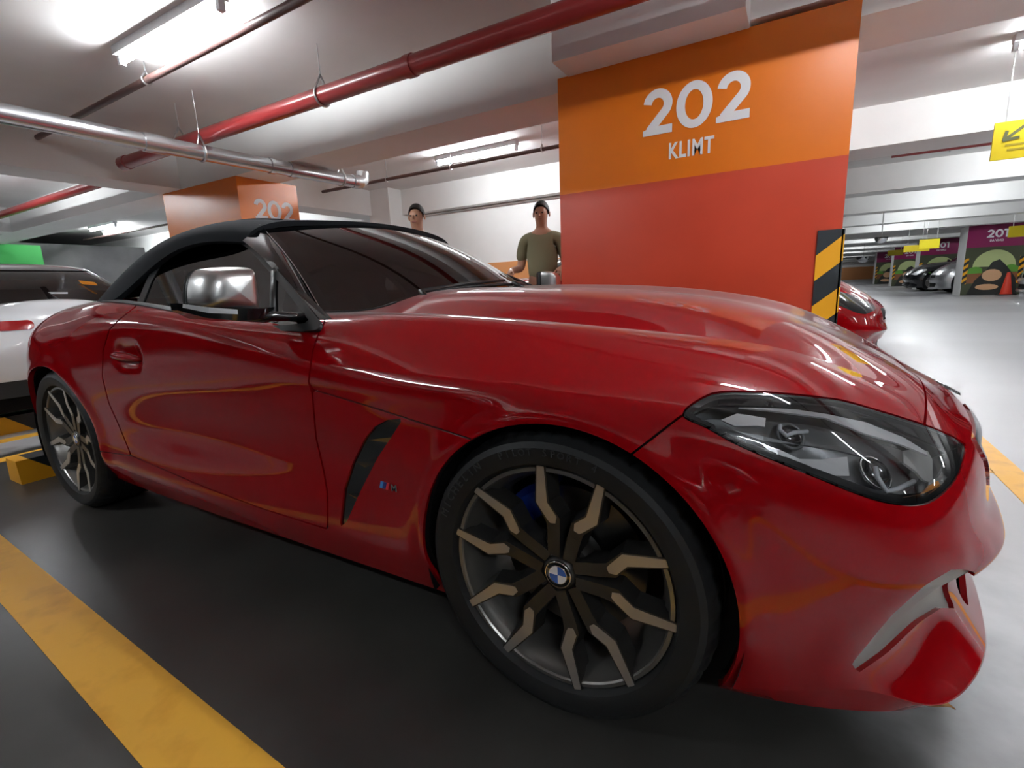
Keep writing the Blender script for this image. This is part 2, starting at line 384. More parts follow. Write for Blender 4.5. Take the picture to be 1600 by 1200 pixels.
fog_f = np.maximum(pix_sdf(FOG), .575-BW)
def rbox(u, v, cu, cv, hu, hv, r):
    a = np.abs(u-cu)-hu+r; b = np.abs(v-cv)-hv+r
    return np.hypot(np.maximum(a,0), np.maximum(b,0))+np.minimum(np.maximum(a,b),0)-r
front = np.where(BX > .70, 0, 1.0)
kid_f = rbox(BW, BZ, .245, .545, .205, .047, .04)+front
low_f = rbox(BW, BZ, .0, .295, .50, .055, .03)+front
cabin_f = np.maximum.reduce([-(BX+2.20), BX-xcowl+.012, BW-np.interp(BX, [-2.3,-2.2,-1.5,-1.0,-.8], [.70,.775,.815,.805,.74])])
# soft-top well and cabin opening stay open
allpan = [-cabin_f, arch_f, arch_r]
def neg(f): return -f
g = lambda f: f+G
body_part('hood', [g(hood_f), arch_f, hl_f*-1+.003, -cabin_f], 'paint', car, both=True, depth=.02)
bump_f = np.maximum(-hood_f, .02-BX)
body_part('front_bumper', [g(bump_f), arch_f, -hl_f+.003, -fog_f+.001, -kid_f, -low_f], 'paint', car, both=True, depth=.012)
body_part('side_sill', [g(skirt_f), arch_f, arch_r, -vent_f], 'paint', car, both=False, sides=(1,-1), depth=.009)
for d in body_part('door', [g(door_f), -cabin_f], 'paint', car, both=False, sides=(1,-1), depth=.02): pass
quart_f = np.maximum.reduce([-door_f, -skirt_f, BX+1.15])
body_part('rear_quarter', [g(quart_f), arch_r, -cabin_f], 'paint', car, both=True, depth=.02)
cowl_f = np.maximum.reduce([xcowl-.16-BX, BX-xcowl+.002, BW-.70])
body_part('cowl_panel', [cowl_f], 'black_plastic', car, both=True, depth=.01, offset=-.012)
# vent, fog intake, grille, lower intake: recessed inserts
vs = body_part('side_vent', [vent_f-.004], 'black_gloss', car, both=False, sides=(1,-1), depth=.0, offset=-.006)
body_part('fog_intake', [fog_f-.006], 'intake_grey', car, both=False, sides=(1,-1), depth=0, offset=-.009)
body_part('kidney_grille', [kid_f-.004], 'dark_void', car, both=True, depth=0, offset=-.03)
body_part('kidney_frame', [np.maximum(kid_f-.004, -kid_f-.009)], 'chrome', car, both=True, depth=.02, offset=.004)
body_part('lower_intake', [low_f-.006], 'dark_void', car, both=True, depth=0, offset=-.05)
inner_f = [g(arch_f-.004), arch_r-.004, -cabin_f-.01, -hl_f-.012, -fog_f-.012, -kid_f-.01, -low_f-.01, -vent_f-.01]
body_part('inner_shell', inner_f, 'dark_void', car, both=True, depth=0, offset=-.024)
body_part('belt_moulding', [np.maximum.reduce([cabin_f-.024, -cabin_f-.004, BX-xcowl-.02, -BW+.5, -BX-2.16])], 'black_plastic', car, both=False, sides=(1,-1), depth=.012, offset=.004)
# ---- generic lofted patch (right half given as (x, w, z) net), mirrored
def net_patch(net, nu, nv, sym_last_row=True, end_cols=True):
    N = np.array(net, float)*np.array([1,-1,1])
    d = np.linalg.norm(np.diff(N, axis=1), axis=2).mean(0); t = np.r_[0, np.cumsum(d)]
    R = np.stack([nat_spline(t, N[r], np.linspace(0, t[-1], nu)) for r in range(len(N))])
    if sym_last_row: Gd = np.concatenate([R, R[[-2,-3]]*np.array([1,-1,1])])
    else: Gd = R
    dv = np.linalg.norm(np.diff(Gd, axis=0), axis=2).mean(1); s_ = np.r_[0, np.cumsum(dv)]
    end = s_[-3] if sym_last_row else s_[-1]
    S = nat_spline(s_, Gd, np.linspace(0, end, nv))
    if sym_last_row: S[-1, :, 1] = 0
    n = np.cross(np.gradient(S, axis=1), np.gradient(S, axis=0)); n /= np.linalg.norm(n, axis=2, keepdims=True)+1e-12
    I = np.arange(nv*nu).reshape(nv, nu); a, b, c, d2 = I[:-1,:-1].ravel(), I[:-1,1:].ravel(), I[1:,1:].ravel(), I[1:,:-1].ravel()
    T = np.concatenate([np.c_[a,b,c], np.c_[a,c,d2]]); S = S.reshape(-1,3); n = n.reshape(-1,3)
    cen = np.array([-1.6, 0, .7])
    if ((S-cen)*n).sum() < 0: n = -n
    gq = np.cross(S[T[:,1]]-S[T[:,0]], S[T[:,2]]-S[T[:,0]])
    if (gq*n[T[:,0]]).sum() < 0: T = T[:, ::-1].copy()
    if sym_last_row: n.reshape(nv, nu, 3)[-1, :, 1] = 0; n /= np.linalg.norm(n, axis=1, keepdims=True)
    return S, n, T
def patch_obj(name, V, N, T, m, parent, both=True, sides=(1,), depth=0.0):
    F = [tuple(t) for t in T]; nn = N
    if depth:
        FV, FQ = flange(V, N, T, depth); n0 = len(V); fn = np.zeros((len(FV), 3))
        for qd in FQ:
            c = np.cross(FV[qd[1]]-FV[qd[0]], FV[qd[3]]-FV[qd[0]]); fn[list(qd)] += c/(np.linalg.norm(c)+1e-12)
        V = np.concatenate([V, FV]); F = F+[tuple(int(i)+n0 for i in qd) for qd in FQ]; nn = np.concatenate([N, fn/(np.linalg.norm(fn, axis=1, keepdims=True)+1e-9)])
    mv, mn = V*np.array([1,-1,1]), nn*np.array([1,-1,1]); mf = [tuple(f[::-1]) for f in F]; out = []
    if both:
        n0 = len(V); out.append(mesh_obj(name, np.concatenate([V, mv]), F+[tuple(i+n0 for i in f) for f in mf], m, parent, normals=np.concatenate([nn, mn])))
    else:
        for s in sides: out.append(mesh_obj(name, V, F, m, parent, normals=nn) if s == 1 else mesh_obj(name, mv, mf, m, parent, normals=mn))
    return out
TOP = [
 [(-1.345,.632,1.150),(-1.52,.655,1.166),(-1.75,.668,1.150),(-1.92,.700,1.085),(-2.01,.752,1.010),(-2.08,.800,.955),(-2.20,.800,.953)],
 [(-1.338,.610,1.188),(-1.52,.634,1.205),(-1.75,.645,1.200),(-1.96,.658,1.160),(-2.09,.690,1.100),(-2.19,.735,1.030),(-2.30,.760,.962)],
 [(-1.325,.555,1.218),(-1.52,.580,1.240),(-1.75,.585,1.240),(-1.97,.590,1.215),(-2.13,.610,1.165),(-2.26,.640,1.090),(-2.40,.670,.975)],
 [(-1.290,.400,1.243),(-1.52,.410,1.268),(-1.75,.410,1.273),(-1.98,.410,1.255),(-2.18,.420,1.210),(-2.34,.430,1.140),(-2.52,.450,1.000)],
 [(-1.258,.200,1.254),(-1.50,.200,1.280),(-1.75,.200,1.287),(-1.98,.200,1.272),(-2.20,.200,1.232),(-2.38,.200,1.165),(-2.58,.220,1.000)],
 [(-1.248,.000,1.257),(-1.50,.000,1.284),(-1.75,.000,1.290),(-1.98,.000,1.276),(-2.20,.000,1.238),(-2.39,.000,1.172),(-2.60,.000,1.000)],
]
V_, N_, T_ = net_patch(TOP, 90, 60)
st = patch_obj('soft_top', V_, N_, T_, 'fabric_top', car, depth=.02)[0]
# seams of the soft top
for yy in (-.46, .46):
    pts = []
    for k in range(40):
        x = -1.36-1.0*k/39; j = np.argmin((V_[:,0]-x)**2+(V_[:,1]+abs(yy))**2*4); pts.append((V_[j,0], math.copysign(-V_[j,1], yy), V_[j,2]+.001))
    MB().tube(pts, .004, 6).build('seam', 'fabric_top', st, smooth=True)
# ---- windscreen
def ws_pt(s, t, off=0.0):
    b = np.array([-.892+.275*(1-s*s), .695*s, .882+.055*(1-s*s)]); tp = np.array([-1.338+.088*(1-s*s), .562*s, 1.203+.042*(1-s*s)])
    p = b+(tp-b)*t; p = p+np.array([.35,0,.6])*.040*math.sin(PI*t)*(1-.25*s*s)
    return p
def ws_grid(s0, s1, n, m_):
    V = [ws_pt(s0+(s1-s0)*i/n, j/m_) for j in range(m_+1) for i in range(n+1)]
    F = [(j*(n+1)+i, j*(n+1)+i+1, (j+1)*(n+1)+i+1, (j+1)*(n+1)+i) for j in range(m_) for i in range(n)]
    return V, F
V, F = ws_grid(-1, 1, 40, 20)
ws = mesh_obj('windscreen', V, F, 'tint_glass', car, smooth=True)
# fine bright edge trim and black frit around the glass
for s in (-1, 1):
    MB().tube([ws_pt(s, t/12)+np.array([.002,0,.003]) for t in range(13)], .0022, 6).build('windscreen_trim', 'chrome', ws, smooth=True)
fr = MB()
for (a0, a1, b0, b1) in ((-1,1,0,.035),(-1,1,.965,1),(-1,-.955,0,1),(.955,1,0,1)):
    n, m_ = (40, 1) if b1-b0 < .5 else (1, 20)
    V = [ws_pt(a0+(a1-a0)*i/n, b0+(b1-b0)*j/m_)-np.array([.002,0,.004]) for j in range(m_+1) for i in range(n+1)]
    fr.add(V, [(j*(n+1)+i, j*(n+1)+i+1, (j+1)*(n+1)+i+1, (j+1)*(n+1)+i) for j in range(m_) for i in range(n)])
fr.build('frit_band', 'black_plastic', ws, smooth=True)
# ---- A pillars: lofted between glass edge and outer edge
for s in (-1, 1):
    V = []; n = 14
    ob, ot = np.array(at_y((489,506), -.775)), np.array(at_y((372,371), -.618))
    for k in range(n+1):
        t = k/n; a = ws_pt(-1, t)+np.array([0,0,.001]); o = ob+(ot-ob)*t+np.array([.02,-.012,.03])*math.sin(PI*t)
        mid = (a+o)/2+np.array([.012,-.012,.012])*(1-t**4); back = o+np.array([-.035,.045,-.02]); bk2 = a+np.array([-.06,.03,-.03])
        V += [a, a*.5+mid*.5+np.array([.004,-.003,.004]), mid, mid*.5+o*.5+np.array([.003,-.006,.003]), o, back, bk2]
    V = np.array(V)*np.array([1, -s, 1]); r = 7
    F = [(k*r+i, k*r+(i+1)%r, (k+1)*r+(i+1)%r, (k+1)*r+i) for k in range(n) for i in range(r)]
    if s == 1: F = [f[::-1] for f in F]
    F += [tuple(range(r)), tuple(n*r+i for i in range(r))]
    mesh_obj('windscreen_pillar', V, F, 'black_gloss', car, angle=.7)
# header rail
MB().tube([ws_pt(s/10, 1.0)+np.array([-.012,0,.004]) for s in range(-10, 11)], .013, 8).build('windscreen_header', 'black_gloss', car, smooth=True)
# ---- side windows
def sw_pt(x, z): return np.array([x, -(.818-.80*(z-.885)+.04*math.sin(max(0, min(1, (z-.88)/.3))*PI)*.4), z])
WINP = [(493,508),(470,478),(440,441),(412,410),(392,388),(378,379),(358,375),(320,378),(282,391),(254,407),(236,440),(220,479),(216,492),(300,505),(400,515)]
gx = np.linspace(-2.12, -.74, 120); gz = np.linspace(.85, 1.20, 36)
SV = np.array([sw_pt(x, z) for z in gz for x in gx]); SN = np.tile(np.array([0,-.78,.62]), (len(SV),1)); nx = len(gx)
I = np.arange(len(SV)).reshape(len(gz), nx); ST = np.concatenate([np.c_[I[:-1,:-1].ravel(), I[:-1,1:].ravel(), I[1:,1:].ravel()], np.c_[I[:-1,:-1].ravel(), I[1:,1:].ravel(), I[1:,:-1].ravel()]])
spx, sdep = project(SV); wf = poly_sdf(spx, WINP)*sdep/FPX
v1, n1, t1, _ = clip(SV, SN, ST, wf)
patch_obj('side_window', v1, n1, t1, 'tint_side', car, both=False, sides=(1,-1), depth=.005)
v1, n1, t1, e1 = clip(SV, SN, ST, wf-.016, wf-.016); v1, n1, t1, _ = clip(v1, n1, t1, -(e1+.022)) if False else (v1, n1, t1, None)
px2, dp2 = project(v1); wf2 = poly_sdf(px2, WINP)*dp2/FPX
v1, n1, t1, _ = clip(v1, n1, t1, -wf2-.006)
patch_obj('window_seal', v1+np.array([0,-.003,.002]), n1, t1, 'black_plastic', car, both=False, sides=(1,-1), depth=.012)
# quarter-light divider by the mirror
for s in (1, -1):
    a, b = sw_pt(-.965, .885), sw_pt(-1.075, 1.03)
    MB().tube([(a[0], a[1]*s-.004*s, a[2]), (b[0], b[1]*s-.004*s, b[2])], .011, 8).build('window_divider', 'black_plastic', car, smooth=True)
# ---- cabin: tub, dash, seats, roll hoops behind the tinted glass
cb = MB().box(-2.2, -.75, -.70, .70, .25, .30); cb.box(-2.22, -2.18, -.70, .70, .25, .93); cb.box(-2.2, -.75, -.74, -.70, .25, .84); cb.box(-2.2, -.75, .70, .74, .25, .84)
cb.build('cabin_tub', 'dark_void', car)
MB().prism([(-.70,.60),(-.72,.88),(-.95,.87),(-1.08,.80),(-1.10,.66),(-.95,.60)], 'y', -.70, .70).build('dashboard', 'black_plastic', car)
MB().tube([(-1.18+.06*math.sin(a), -.36+.18*math.cos(a), .80+.17*math.sin(a)) for a in np.linspace(0, 2*PI, 25)[:-1]], .016, 8, closed=True).build('steering_wheel', 'black_plastic', car, smooth=True)
for yy in (-.36, .36):
    sb = MB().prism([(-1.35,.40),(-1.35,.56),(-1.80,.50),(-1.80,.38)], 'y', yy-.24, yy+.24)
    sb.prism([(-1.72,.45),(-1.88,1.08),(-1.98,1.06),(-1.90,.45)], 'y', yy-.23, yy+.23); sb.build('seat', 'black_plastic', car)
    MB().tube([(-2.06, yy-.2, .9), (-2.06, yy-.17, 1.06), (-2.06, yy, 1.10), (-2.06, yy+.17, 1.06), (-2.06, yy+.2, .9)], .03, 8).build('roll_hoop', 'black_plastic', car, smooth=True)
MB().prism([(-.12,1.115),(.12,1.115),(.11,1.16),(-.11,1.16)], 'x', -1.16, -1.13).build('rear_view_mirror', 'black_plastic', car)
# ---- wipers
for (s0, s1, t0) in ((-.62, .05, .05), (.10, .72, .05)):
    p0 = ws_pt(s0, .0)+np.array([.05,0,.0]); a = ws_pt(s0+.02, .035)+np.array([.012,0,.018]); b = ws_pt(s1, t0+.015)+np.array([.012,0,.018])
    wa = MB().tube([p0, a, (a+b)/2+np.array([0,0,.006]), b], [.012,.010,.007,.005], 8).build('wiper_arm', 'black_plastic', car, smooth=True)
    MB().tube([ws_pt(s0+.1+(s1-s0)*k/6, .045)+np.array([.006,0,.008]) for k in range(7)], .006, 6).build('wiper_blade', 'rubber', wa, smooth=True)
# ---- wheels
RR = .252
def arm_mesh(sgn, face_only):
    cl = [(.070,.150),(.095,.40),(.112,.505),(.225,.640),(.262,.985)]; wf_ = [.028,.030,.034,.033,.022]
    if face_only: cl = [(.108,.475),(.120,.520),(.225,.640),(.262,.985)]; wf_ = [.012,.024,.026,.016]
    C = [(u*RR*sgn, r*RR) for u, r in cl]; V = []; n = len(C)
    for i, (u, r) in enumerate(C):
        a = C[max(i-1,0)]; b = C[min(i+1,n-1)]; tx, tr = b[0]-a[0], b[1]-a[1]; L = math.hypot(tx, tr); nx_, nr = tr/L, -tx/L
        rho = math.hypot(u, r)/RR; yf = .026-.028*rho**1.3
        h = wf_[i]/2
        if face_only:
            yy = yf-.0012; V += [(u-nx_*h, yy, r-nr*h), (u+nx_*h, yy, r+nr*h), (u+nx_*h, yy+.004, r+nr*h), (u-nx_*h, yy+.004, r-nr*h)]
        else:
            V += [(u-nx_*h, yf, r-nr*h), (u+nx_*h, yf, r+nr*h), (u+nx_*(h+.006), yf+.045, r+nr*(h+.006)), (u-nx_*(h+.006), yf+.045, r-nr*(h+.006))]
    F = [(k*4+i, k*4+(i+1)%4, (k+1)*4+(i+1)%4, (k+1)*4+i) for k in range(n-1) for i in range(4)]+[(3,2,1,0), tuple((n-1)*4+i for i in range(4))]
    return V, F
def rot_y(V, a):
    # turn a pattern whose axis points up (+z) to direction angle a in the x-z plane
    ca, sa = math.cos(a-PI/2), math.sin(a-PI/2)
    return [(x*ca-z*sa, y, x*sa+z*ca) for x, y, z in V]
def arc_text(s, radius, ang0, size, ysurf, step):
    mb = MB()
    for i, ch in enumerate(s):
        if ch == ' ': continue
        V, F = text_mesh(ch, size, .0, .0012, 2); a = ang0-step*i
        L = []
        for x, y, z in V:
            rr_ = radius+y; t = a-PI/2; L.append((x*math.cos(t)-rr_*math.sin(t), ysurf-z, x*math.sin(t)+rr_*math.cos(t)))
        mb.add(L, F)
    return mb
def arc_word(s, radius, ang0, size, ysurf, step, parent):
    for i, ch in enumerate(s):
        if ch != ' ': arc_text(ch, radius, ang0-step*i, size, ysurf, step).build('tyre_letter', 'tyre_letter', parent)
def make_wheel(x, side, rad, base, wide, full=True):
    """local: outer face towards -y; lip plane y=0"""
    rim = MB().lathe([(.2405,.004),(.2435,.000),(.2515,.000),(.2530,.004),(.2530,.012),(.249,.016)], 96, closed=False)
    rim.lathe([(.2405,.004),(.236,.020),(.226,.034),(.222,.060),(.214,.075),(.214,.200),(.225,.225)], 96)
    wh = rim.build('wheel', 'rim_lip', car, angle=.6)
    wh.location = (x, -.905 if side > 0 else .905, rad); wh.rotation_euler = (0,0,0 if side > 0 else PI)
    R1 = rad; b = wide
    prof = [(.249,.014),(.253,.004),(.262,-.012),(.280,-.019),(.300,-.020),(.312,-.014),(R1-.010,.004),(R1-.003,.016),(R1,.034)]
    gro = []
    for k, yy in enumerate((.07,.115,.16,.205)):
        gro += [(R1,yy-.006),(R1-.007,yy-.005),(R1-.007,yy+.005),(R1,yy+.006)]
    prof += gro+[(R1,b-.03),(R1-.02,b),(.30,b+.02),(.25,b-.01)]
    ty = MB().lathe(prof, 144)
    # shoulder sipes: every third slice pulled in
    n = len(prof); vv = list(ty.v)
    for k in range(144):
        if k % 3 == 0:
            for i in (6,7,8):
                vx, vy, vz = vv[k*n+i]; sc = (prof[i][0]-(.004 if i == 6 else .006))/prof[i][0]; vv[k*n+i] = (vx*sc, vy, vz*sc)
    ty.v = vv
    ty.build('tyre', 'rubber', wh, angle=.5)
    if full:
        arc_word('MICHELIN', .2905, math.radians(158), .026, -.0200, math.radians(4.6), wh)
        arc_word('PILOT SPORT 4', .2905, math.radians(112), .021, -.0200, math.radians(3.5), wh)
    for k in range(5):
        for sgn in (-1, 1):
            V, F = arm_mesh(sgn, False); sp = mesh_obj('spoke', rot_y(V, base+k*2*PI/5), F if sgn > 0 else [f[::-1] for f in F], 'rim_dark', wh)
            V, F = arm_mesh(sgn, True); mesh_obj('spoke_face', rot_y(V, base+k*2*PI/5), F if sgn > 0 else [f[::-1] for f in F], 'rim_machined', wh)
        a = base+(k+.5)*2*PI/5; cx, cz = .052*math.cos(a), .052*math.sin(a)
        MB().lathe([(0,.030),(.011,.030),(.012,.034),(.012,.05)], 6).xf(lambda v: (v[0]+cx, v[1], v[2]+cz)).build('wheel_bolt', 'rim_dark', wh, angle=.5)
    MB().lathe([(.0,.020),(.034,.020),(.037,.023),(.040,.030),(.072,.040),(.085,.060),(.085,.09)], 40).build('hub', 'rim_dark', wh, angle=.6)
    cap = MB().lathe([(.0,.0175),(.029,.0178),(.032,.0195),(.032,.026)], 40).build('hub_cap', 'black_gloss', wh, angle=.7)
    # roundel of blue and white quarters inside a black ring
    for qd in range(4):
        mb = MB(); a0 = base+qd*PI/2+.18; L = [(0,.0168,0)]+[(.0205*math.cos(a0+i*PI/24), .0168, .0205*math.sin(a0+i*PI/24)) for i in range(13)]
        mb.add(L+[(p[0], p[1]+.002, p[2]) for p in L], [tuple(range(14)), tuple(range(27,13,-1))]+[(i, (i+1)%14, (i+1)%14+14, i+14) for i in range(14)])
        mb.build('emblem_quarter', 'emblem_blue' if qd % 2 else 'emblem_white', wh)
    MB().lathe([(.0205,.0166),(.0218,.0160),(.0222,.0175)], 32).build('emblem_ring', 'chrome', wh, smooth=True)
    MB().lathe([(.0285,.0172),(.0300,.0165),(.0312,.0185)], 32).build('emblem_ring', 'chrome', wh, smooth=True)
    MB().lathe([(.05,.10),(.174,.10),(.174,.125),(.05,.125)], 64).build('brake_disc', 'disc_steel', wh, angle=.5)
    ca = math.radians(128)
    cm = MB(); L = []
    for i in range(13):
        a = ca+math.radians(-26+52*i/12); L += [(r*math.cos(a), yy, r*math.sin(a)) for r, yy in ((.118,.085),(.150,.066),(.178,.066),(.192,.085),(.192,.14),(.118,.14))]
    cm.add(L, [(i*6+j, i*6+(j+1)%6, (i+1)*6+(j+1)%6, (i+1)*6+j) for i in range(12) for j in range(6)]+[tuple(range(6)), tuple(72+j for j in range(5,-1,-1))])
    cm.build('brake_caliper', 'brake_blue', wh, angle=.6)
    vx, vz = .215*math.cos(base+.63+.4), .215*math.sin(base+.63+.4)
    MB().tube([(vx, .05, vz), (vx*.96, .03, vz*.96)], .005, 8).build('tyre_valve', 'chrome', wh, smooth=True)
    return wh
mat('tyre_letter', (.035,.037,.04), .4); mat('emblem_blue', (.01,.10,.42), .25, 0, .5); mat('emblem_white', (.75,.76,.78), .25, 0, .5)
make_wheel(0.0, 1, .331, math.radians(80.5), .235)
make_wheel(-2.47, 1, .336, math.radians(134), .25, full=False)
make_wheel(0.0, -1, .331, math.radians(70), .235, full=False)
make_wheel(-2.47, -1, .336, math.radians(100), .25, full=False)
# wheel-arch liners
for cx, R0 in ((.012,.362),(-2.47,.368)):
    for s in (1, -1):
        MB().lathe([(R0,.0),(R0+.01,.04),(R0+.02,.42),(.05,.43)], 40, a0=-.35, a1=PI+.35).xf(lambda v: (v[0]+cx, s*(-.915+v[1]), v[2]+.333)).build('arch_liner', 'dark_void', car, smooth=True)
MB().box(-2.1, -.36, -.84, .84, .17, .20).box(.37, .60, -.72, .72, .17, .19).build('underbody', 'dark_void', car)
# ---- points on the right flank found by where they show
_vis = BV[:, 1] < -.02
def surf_at(p, pref=None):
    d = (BPX[:,0]-p[0])**2+(BPX[:,1]-p[1])**2+np.where(_vis, 0, 1e9)+BDEP*2.0
    i = int(np.argmin(d)); return BV[i], BN[i]
def lamp_pt(px, py, depth):
    P, N = surf_at((px, py)); return P-N*depth
def mirror_pair(name, V, F, m, parent, smooth=False, angle=None):
    V = np.array(V, float); out = [mesh_obj(name, V, F, m, parent, smooth, None, angle)]
    out.append(mesh_obj(name, V*np.array([1,-1,1]), [tuple(f[::-1]) for f in F], m, parent, smooth, None, angle)); return out
# ---- headlamps
hb = body_part('headlamp', [hl_f+.002], 'headlamp_inner', car, both=False, sides=(1,-1), depth=0, offset=-.062)
def hl_part(name, fields, m, depth, offset):
    r, l_ = body_part(name, fields, m, hb[0], both=False, sides=(1,-1), depth=depth, offset=offset); l_.parent = hb[1]
    return r, l_
hl_part('headlamp_lens', [hl_f+.0015], 'lens_glass', .004, .0015)
hl_part('headlamp_bezel', [np.maximum(hl_f-.001, -hl_f-.010)], 'black_gloss', .06, -.003)
low_edge = pix_sdf([(1060,640),(1154,683),(1235,713),(1280,730),(1330,748),(1377,764),(1418,772),(1455,768),(1490,735),(1500,800),(1400,830),(1100,720)])
hl_part('headlamp_bezel', [np.maximum(low_edge, hl_f+.002)], 'black_gloss', .03, -.014)
def hl_mesh(name, V, F, m, smooth=False, angle=None):
    V = np.array(V, float); a = mesh_obj(name, V, F, m, hb[0], smooth, None, angle); b = mesh_obj(name, V*np.array([1,-1,1]), [tuple(f[::-1]) for f in F], m, hb[1], smooth, None, angle)
def hl_ribbon(name, pts, widths, depth, m, thick=.004):
    top = [lamp_pt(px, py-w_/2, depth) for (px, py), w_ in zip(pts, widths)]; bot = [lamp_pt(px, py+w_/2, depth) for (px, py), w_ in zip(pts, widths)]
    nrm = [surf_at(p)[1] for p in pts]; n = len(pts)
    V = []
    for a, b, k in zip(top, bot, nrm): V += [a, b, b-k*thick, a-k*thick]
    F = [(i*4+j, i*4+(j+1)%4, (i+1)*4+(j+1)%4, (i+1)*4+j) for i in range(n-1) for j in range(4)]+[(0,1,2,3), tuple((n-1)*4+j for j in (3,2,1,0))]
    hl_mesh(name, V, F, m)
def hl_tube(name, pts, r, depth, m):
    mb = MB().tube([lamp_pt(px, py, depth) for px, py in pts], r, 8); hl_mesh(name, mb.v, mb.f, m, smooth=True)
hl_ribbon('headlamp_brow', [(1162,631),(1200,631),(1250,636),(1300,645),(1360,662),(1420,684),(1460,703)], [3,8,10,11,12,12,8], .013, 'reflector_white')
hl_ribbon('headlamp_reflector', [(1130,650),(1150,650),(1185,652),(1200,653)], [2,20,21,19], .018, 'reflector_white')
hl_ribbon('headlamp_reflector', [(1200,697),(1225,711),(1262,727),(1300,729),(1338,726)], [3,16,30,31,30], .018, 'reflector_white')
hl_ribbon('headlamp_divider', [(1150,670),(1200,681),(1260,690),(1320,694),(1370,704)], [4,6,7,8,8], .020, 'headlamp_inner')
hl_ribbon('headlamp_reflector', [(1436,700),(1455,706),(1474,718),(1484,728)], [16,36,50,44], .030, 'intake_grey')
hl_tube('running_light', [(1222,655),(1230,666),(1239,677),(1252,673),(1266,666)], .0038, .016, 'drl')
hl_tube('running_light', [(1377,727),(1384,742),(1399,766),(1420,759),(1445,746)], .0042, .016, 'drl')
def hl_ball(name, p, r, depth, m, ring):
    P, N = surf_at(p); c = P-N*depth; up = np.array([0,0,1.0]); a = np.cross(up, N); a /= np.linalg.norm(a); b = np.cross(N, a); V = []; F = []
    seg, rg = 24, 8
    for i in range(rg+1):
        th = PI/2*i/rg
        for k in range(seg): V.append(c+(a*math.cos(k*2*PI/seg)+b*math.sin(k*2*PI/seg))*r*math.cos(th)+N*r*.55*math.sin(th))
    F = [(i*seg+k, i*seg+(k+1)%seg, (i+1)*seg+(k+1)%seg, (i+1)*seg+k) for i in range(rg) for k in range(seg)]
    hl_mesh(name, V, F, m, smooth=True)
    mb = MB().tube([c+(a*math.cos(k*2*PI/24)+b*math.sin(k*2*PI/24))*(r+.003) for k in range(24)], .003, 6, closed=True); hl_mesh('projector_ring', mb.v, mb.f, ring, smooth=True)
hl_ball('projector_lens', (1256,662), .021, .045, 'black_gloss', 'headlamp_inner')
hl_ball('projector_lens', (1412,722), .028, .050, 'black_gloss', 'chrome')
hl_ribbon('side_reflector', [(1425,775),(1445,771),(1462,762),(1477,750)], [3,6,7,4], .008, 'amber')
# ---- door mirrors
mirror_root = {}
def make_mirror(s):
    C = np.array([-.875, -1.000, .966]); V = []; D = .115; st_ = 14; seg = 56
    OUT = [(-.100,-.022),(-.097,.006),(-.086,.036),(-.068,.056),(-.040,.064),(0,.067),(.045,.068),(.078,.066),(.086,.058),(.088,.03),(.088,-.02),(.084,-.050),(.074,-.060),(.040,-.058),(0,-.052),(-.05,-.044),(-.085,-.036)]
    SP = smooth_poly(OUT, 6); Lp = len(SP); OUTL = [SP[int(k*Lp/seg)] for k in range(seg)]
    for i in range(st_+1):
        d = (i/st_)**1.6; sc = max(.03, (1-(1-min(1, d*1.15))**3.2)**(1/3.2))
        for k in range(seg):
            u, v = OUTL[k]; u, v = u*sc*.80+.004, v*sc
            V.append((C[0]+.045-D*d+.10*u, C[1]+u, C[2]+v))
    F = [(i*seg+k, i*seg+(k+1)%seg, (i+1)*seg+(k+1)%seg, (i+1)*seg+k) for i in range(st_) for k in range(seg)]+[tuple(range(seg))]
    cap = np.array(V); V2 = cap*np.array([1,s,1]); F2 = F if s > 0 else [f[::-1] for f in F]
    m = mesh_obj('door_mirror', V2, [f[::-1] for f in F2], 'silver_cap', car, angle=.9)
    back = cap[-seg:]; bc = back.mean(0)
    mesh_obj('mirror_glass', np.concatenate([(back-bc)*.90+bc+np.array([-.004,0,0]), [bc+np.array([-.004,0,0])]])*np.array([1,s,1]), [(k, (k+1)%seg, seg) for k in range(seg)], 'chrome', m)
    mesh_obj('mirror_rim', np.concatenate([back, (back-bc)*.90+bc+np.array([-.012,0,0]), (back-bc)*1.01+bc+np.array([.022,0,0])])*np.array([1,s,1]), [(k, (k+1)%seg, seg+(k+1)%seg, seg+k) for k in range(seg)]+[(k, (k+1)%seg, 2*seg+(k+1)%seg, 2*seg+k) for k in range(seg)], 'black_plastic', m, smooth=True)
    mb = MB()
    L = []
    for i, (yy, zt, zb, xf_, xb) in enumerate([(-1.098,.945,.928,-.93,-.97),(-1.06,.934,.905,-.872,-.975),(-1.0,.925,.893,-.838,-.965),(-.94,.922,.893,-.822,-.945),(-.905,.924,.900,-.83,-.93)]):
        L += [(xf_, yy*s, zt), (xf_-.012, yy*s, zb), (xb, yy*s, zb), (xb, yy*s, zt)]
    mb.add(L, [(i*4+j, i*4+(j+1)%4, (i+1)*4+(j+1)%4, (i+1)*4+j) for i in range(4) for j in range(4)]+[(0,1,2,3),(16,17,18,19)])
    mb.build('mirror_base', 'black_gloss', m, angle=.6)
    MB().add([(-.922,-1.092*s,.943),(-.868,-1.06*s,.932),(-.838,-1.005*s,.923),(-.840,-1.005*s,.911),(-.872,-1.06*s,.918),(-.926,-1.092*s,.934)], [(0,1,4,5),(1,2,3,4)]).xf(lambda v: (v[0]+.004, v[1]-.002*s, v[2])).build('turn_indicator', 'drl', m)
    MB().tube([(-.86,-.955*s,.905),(-.845,-.91*s,.898),(-.84,-.86*s,.892),(-.845,-.80*s,.884)], [.020,.019,.018,.024], 12).xf(lambda v: (v[0], v[1], .9+(v[2]-.9)*.75)).build('mirror_arm', 'black_gloss', m, smooth=True)
    return m
make_mirror(1); make_mirror(-1)
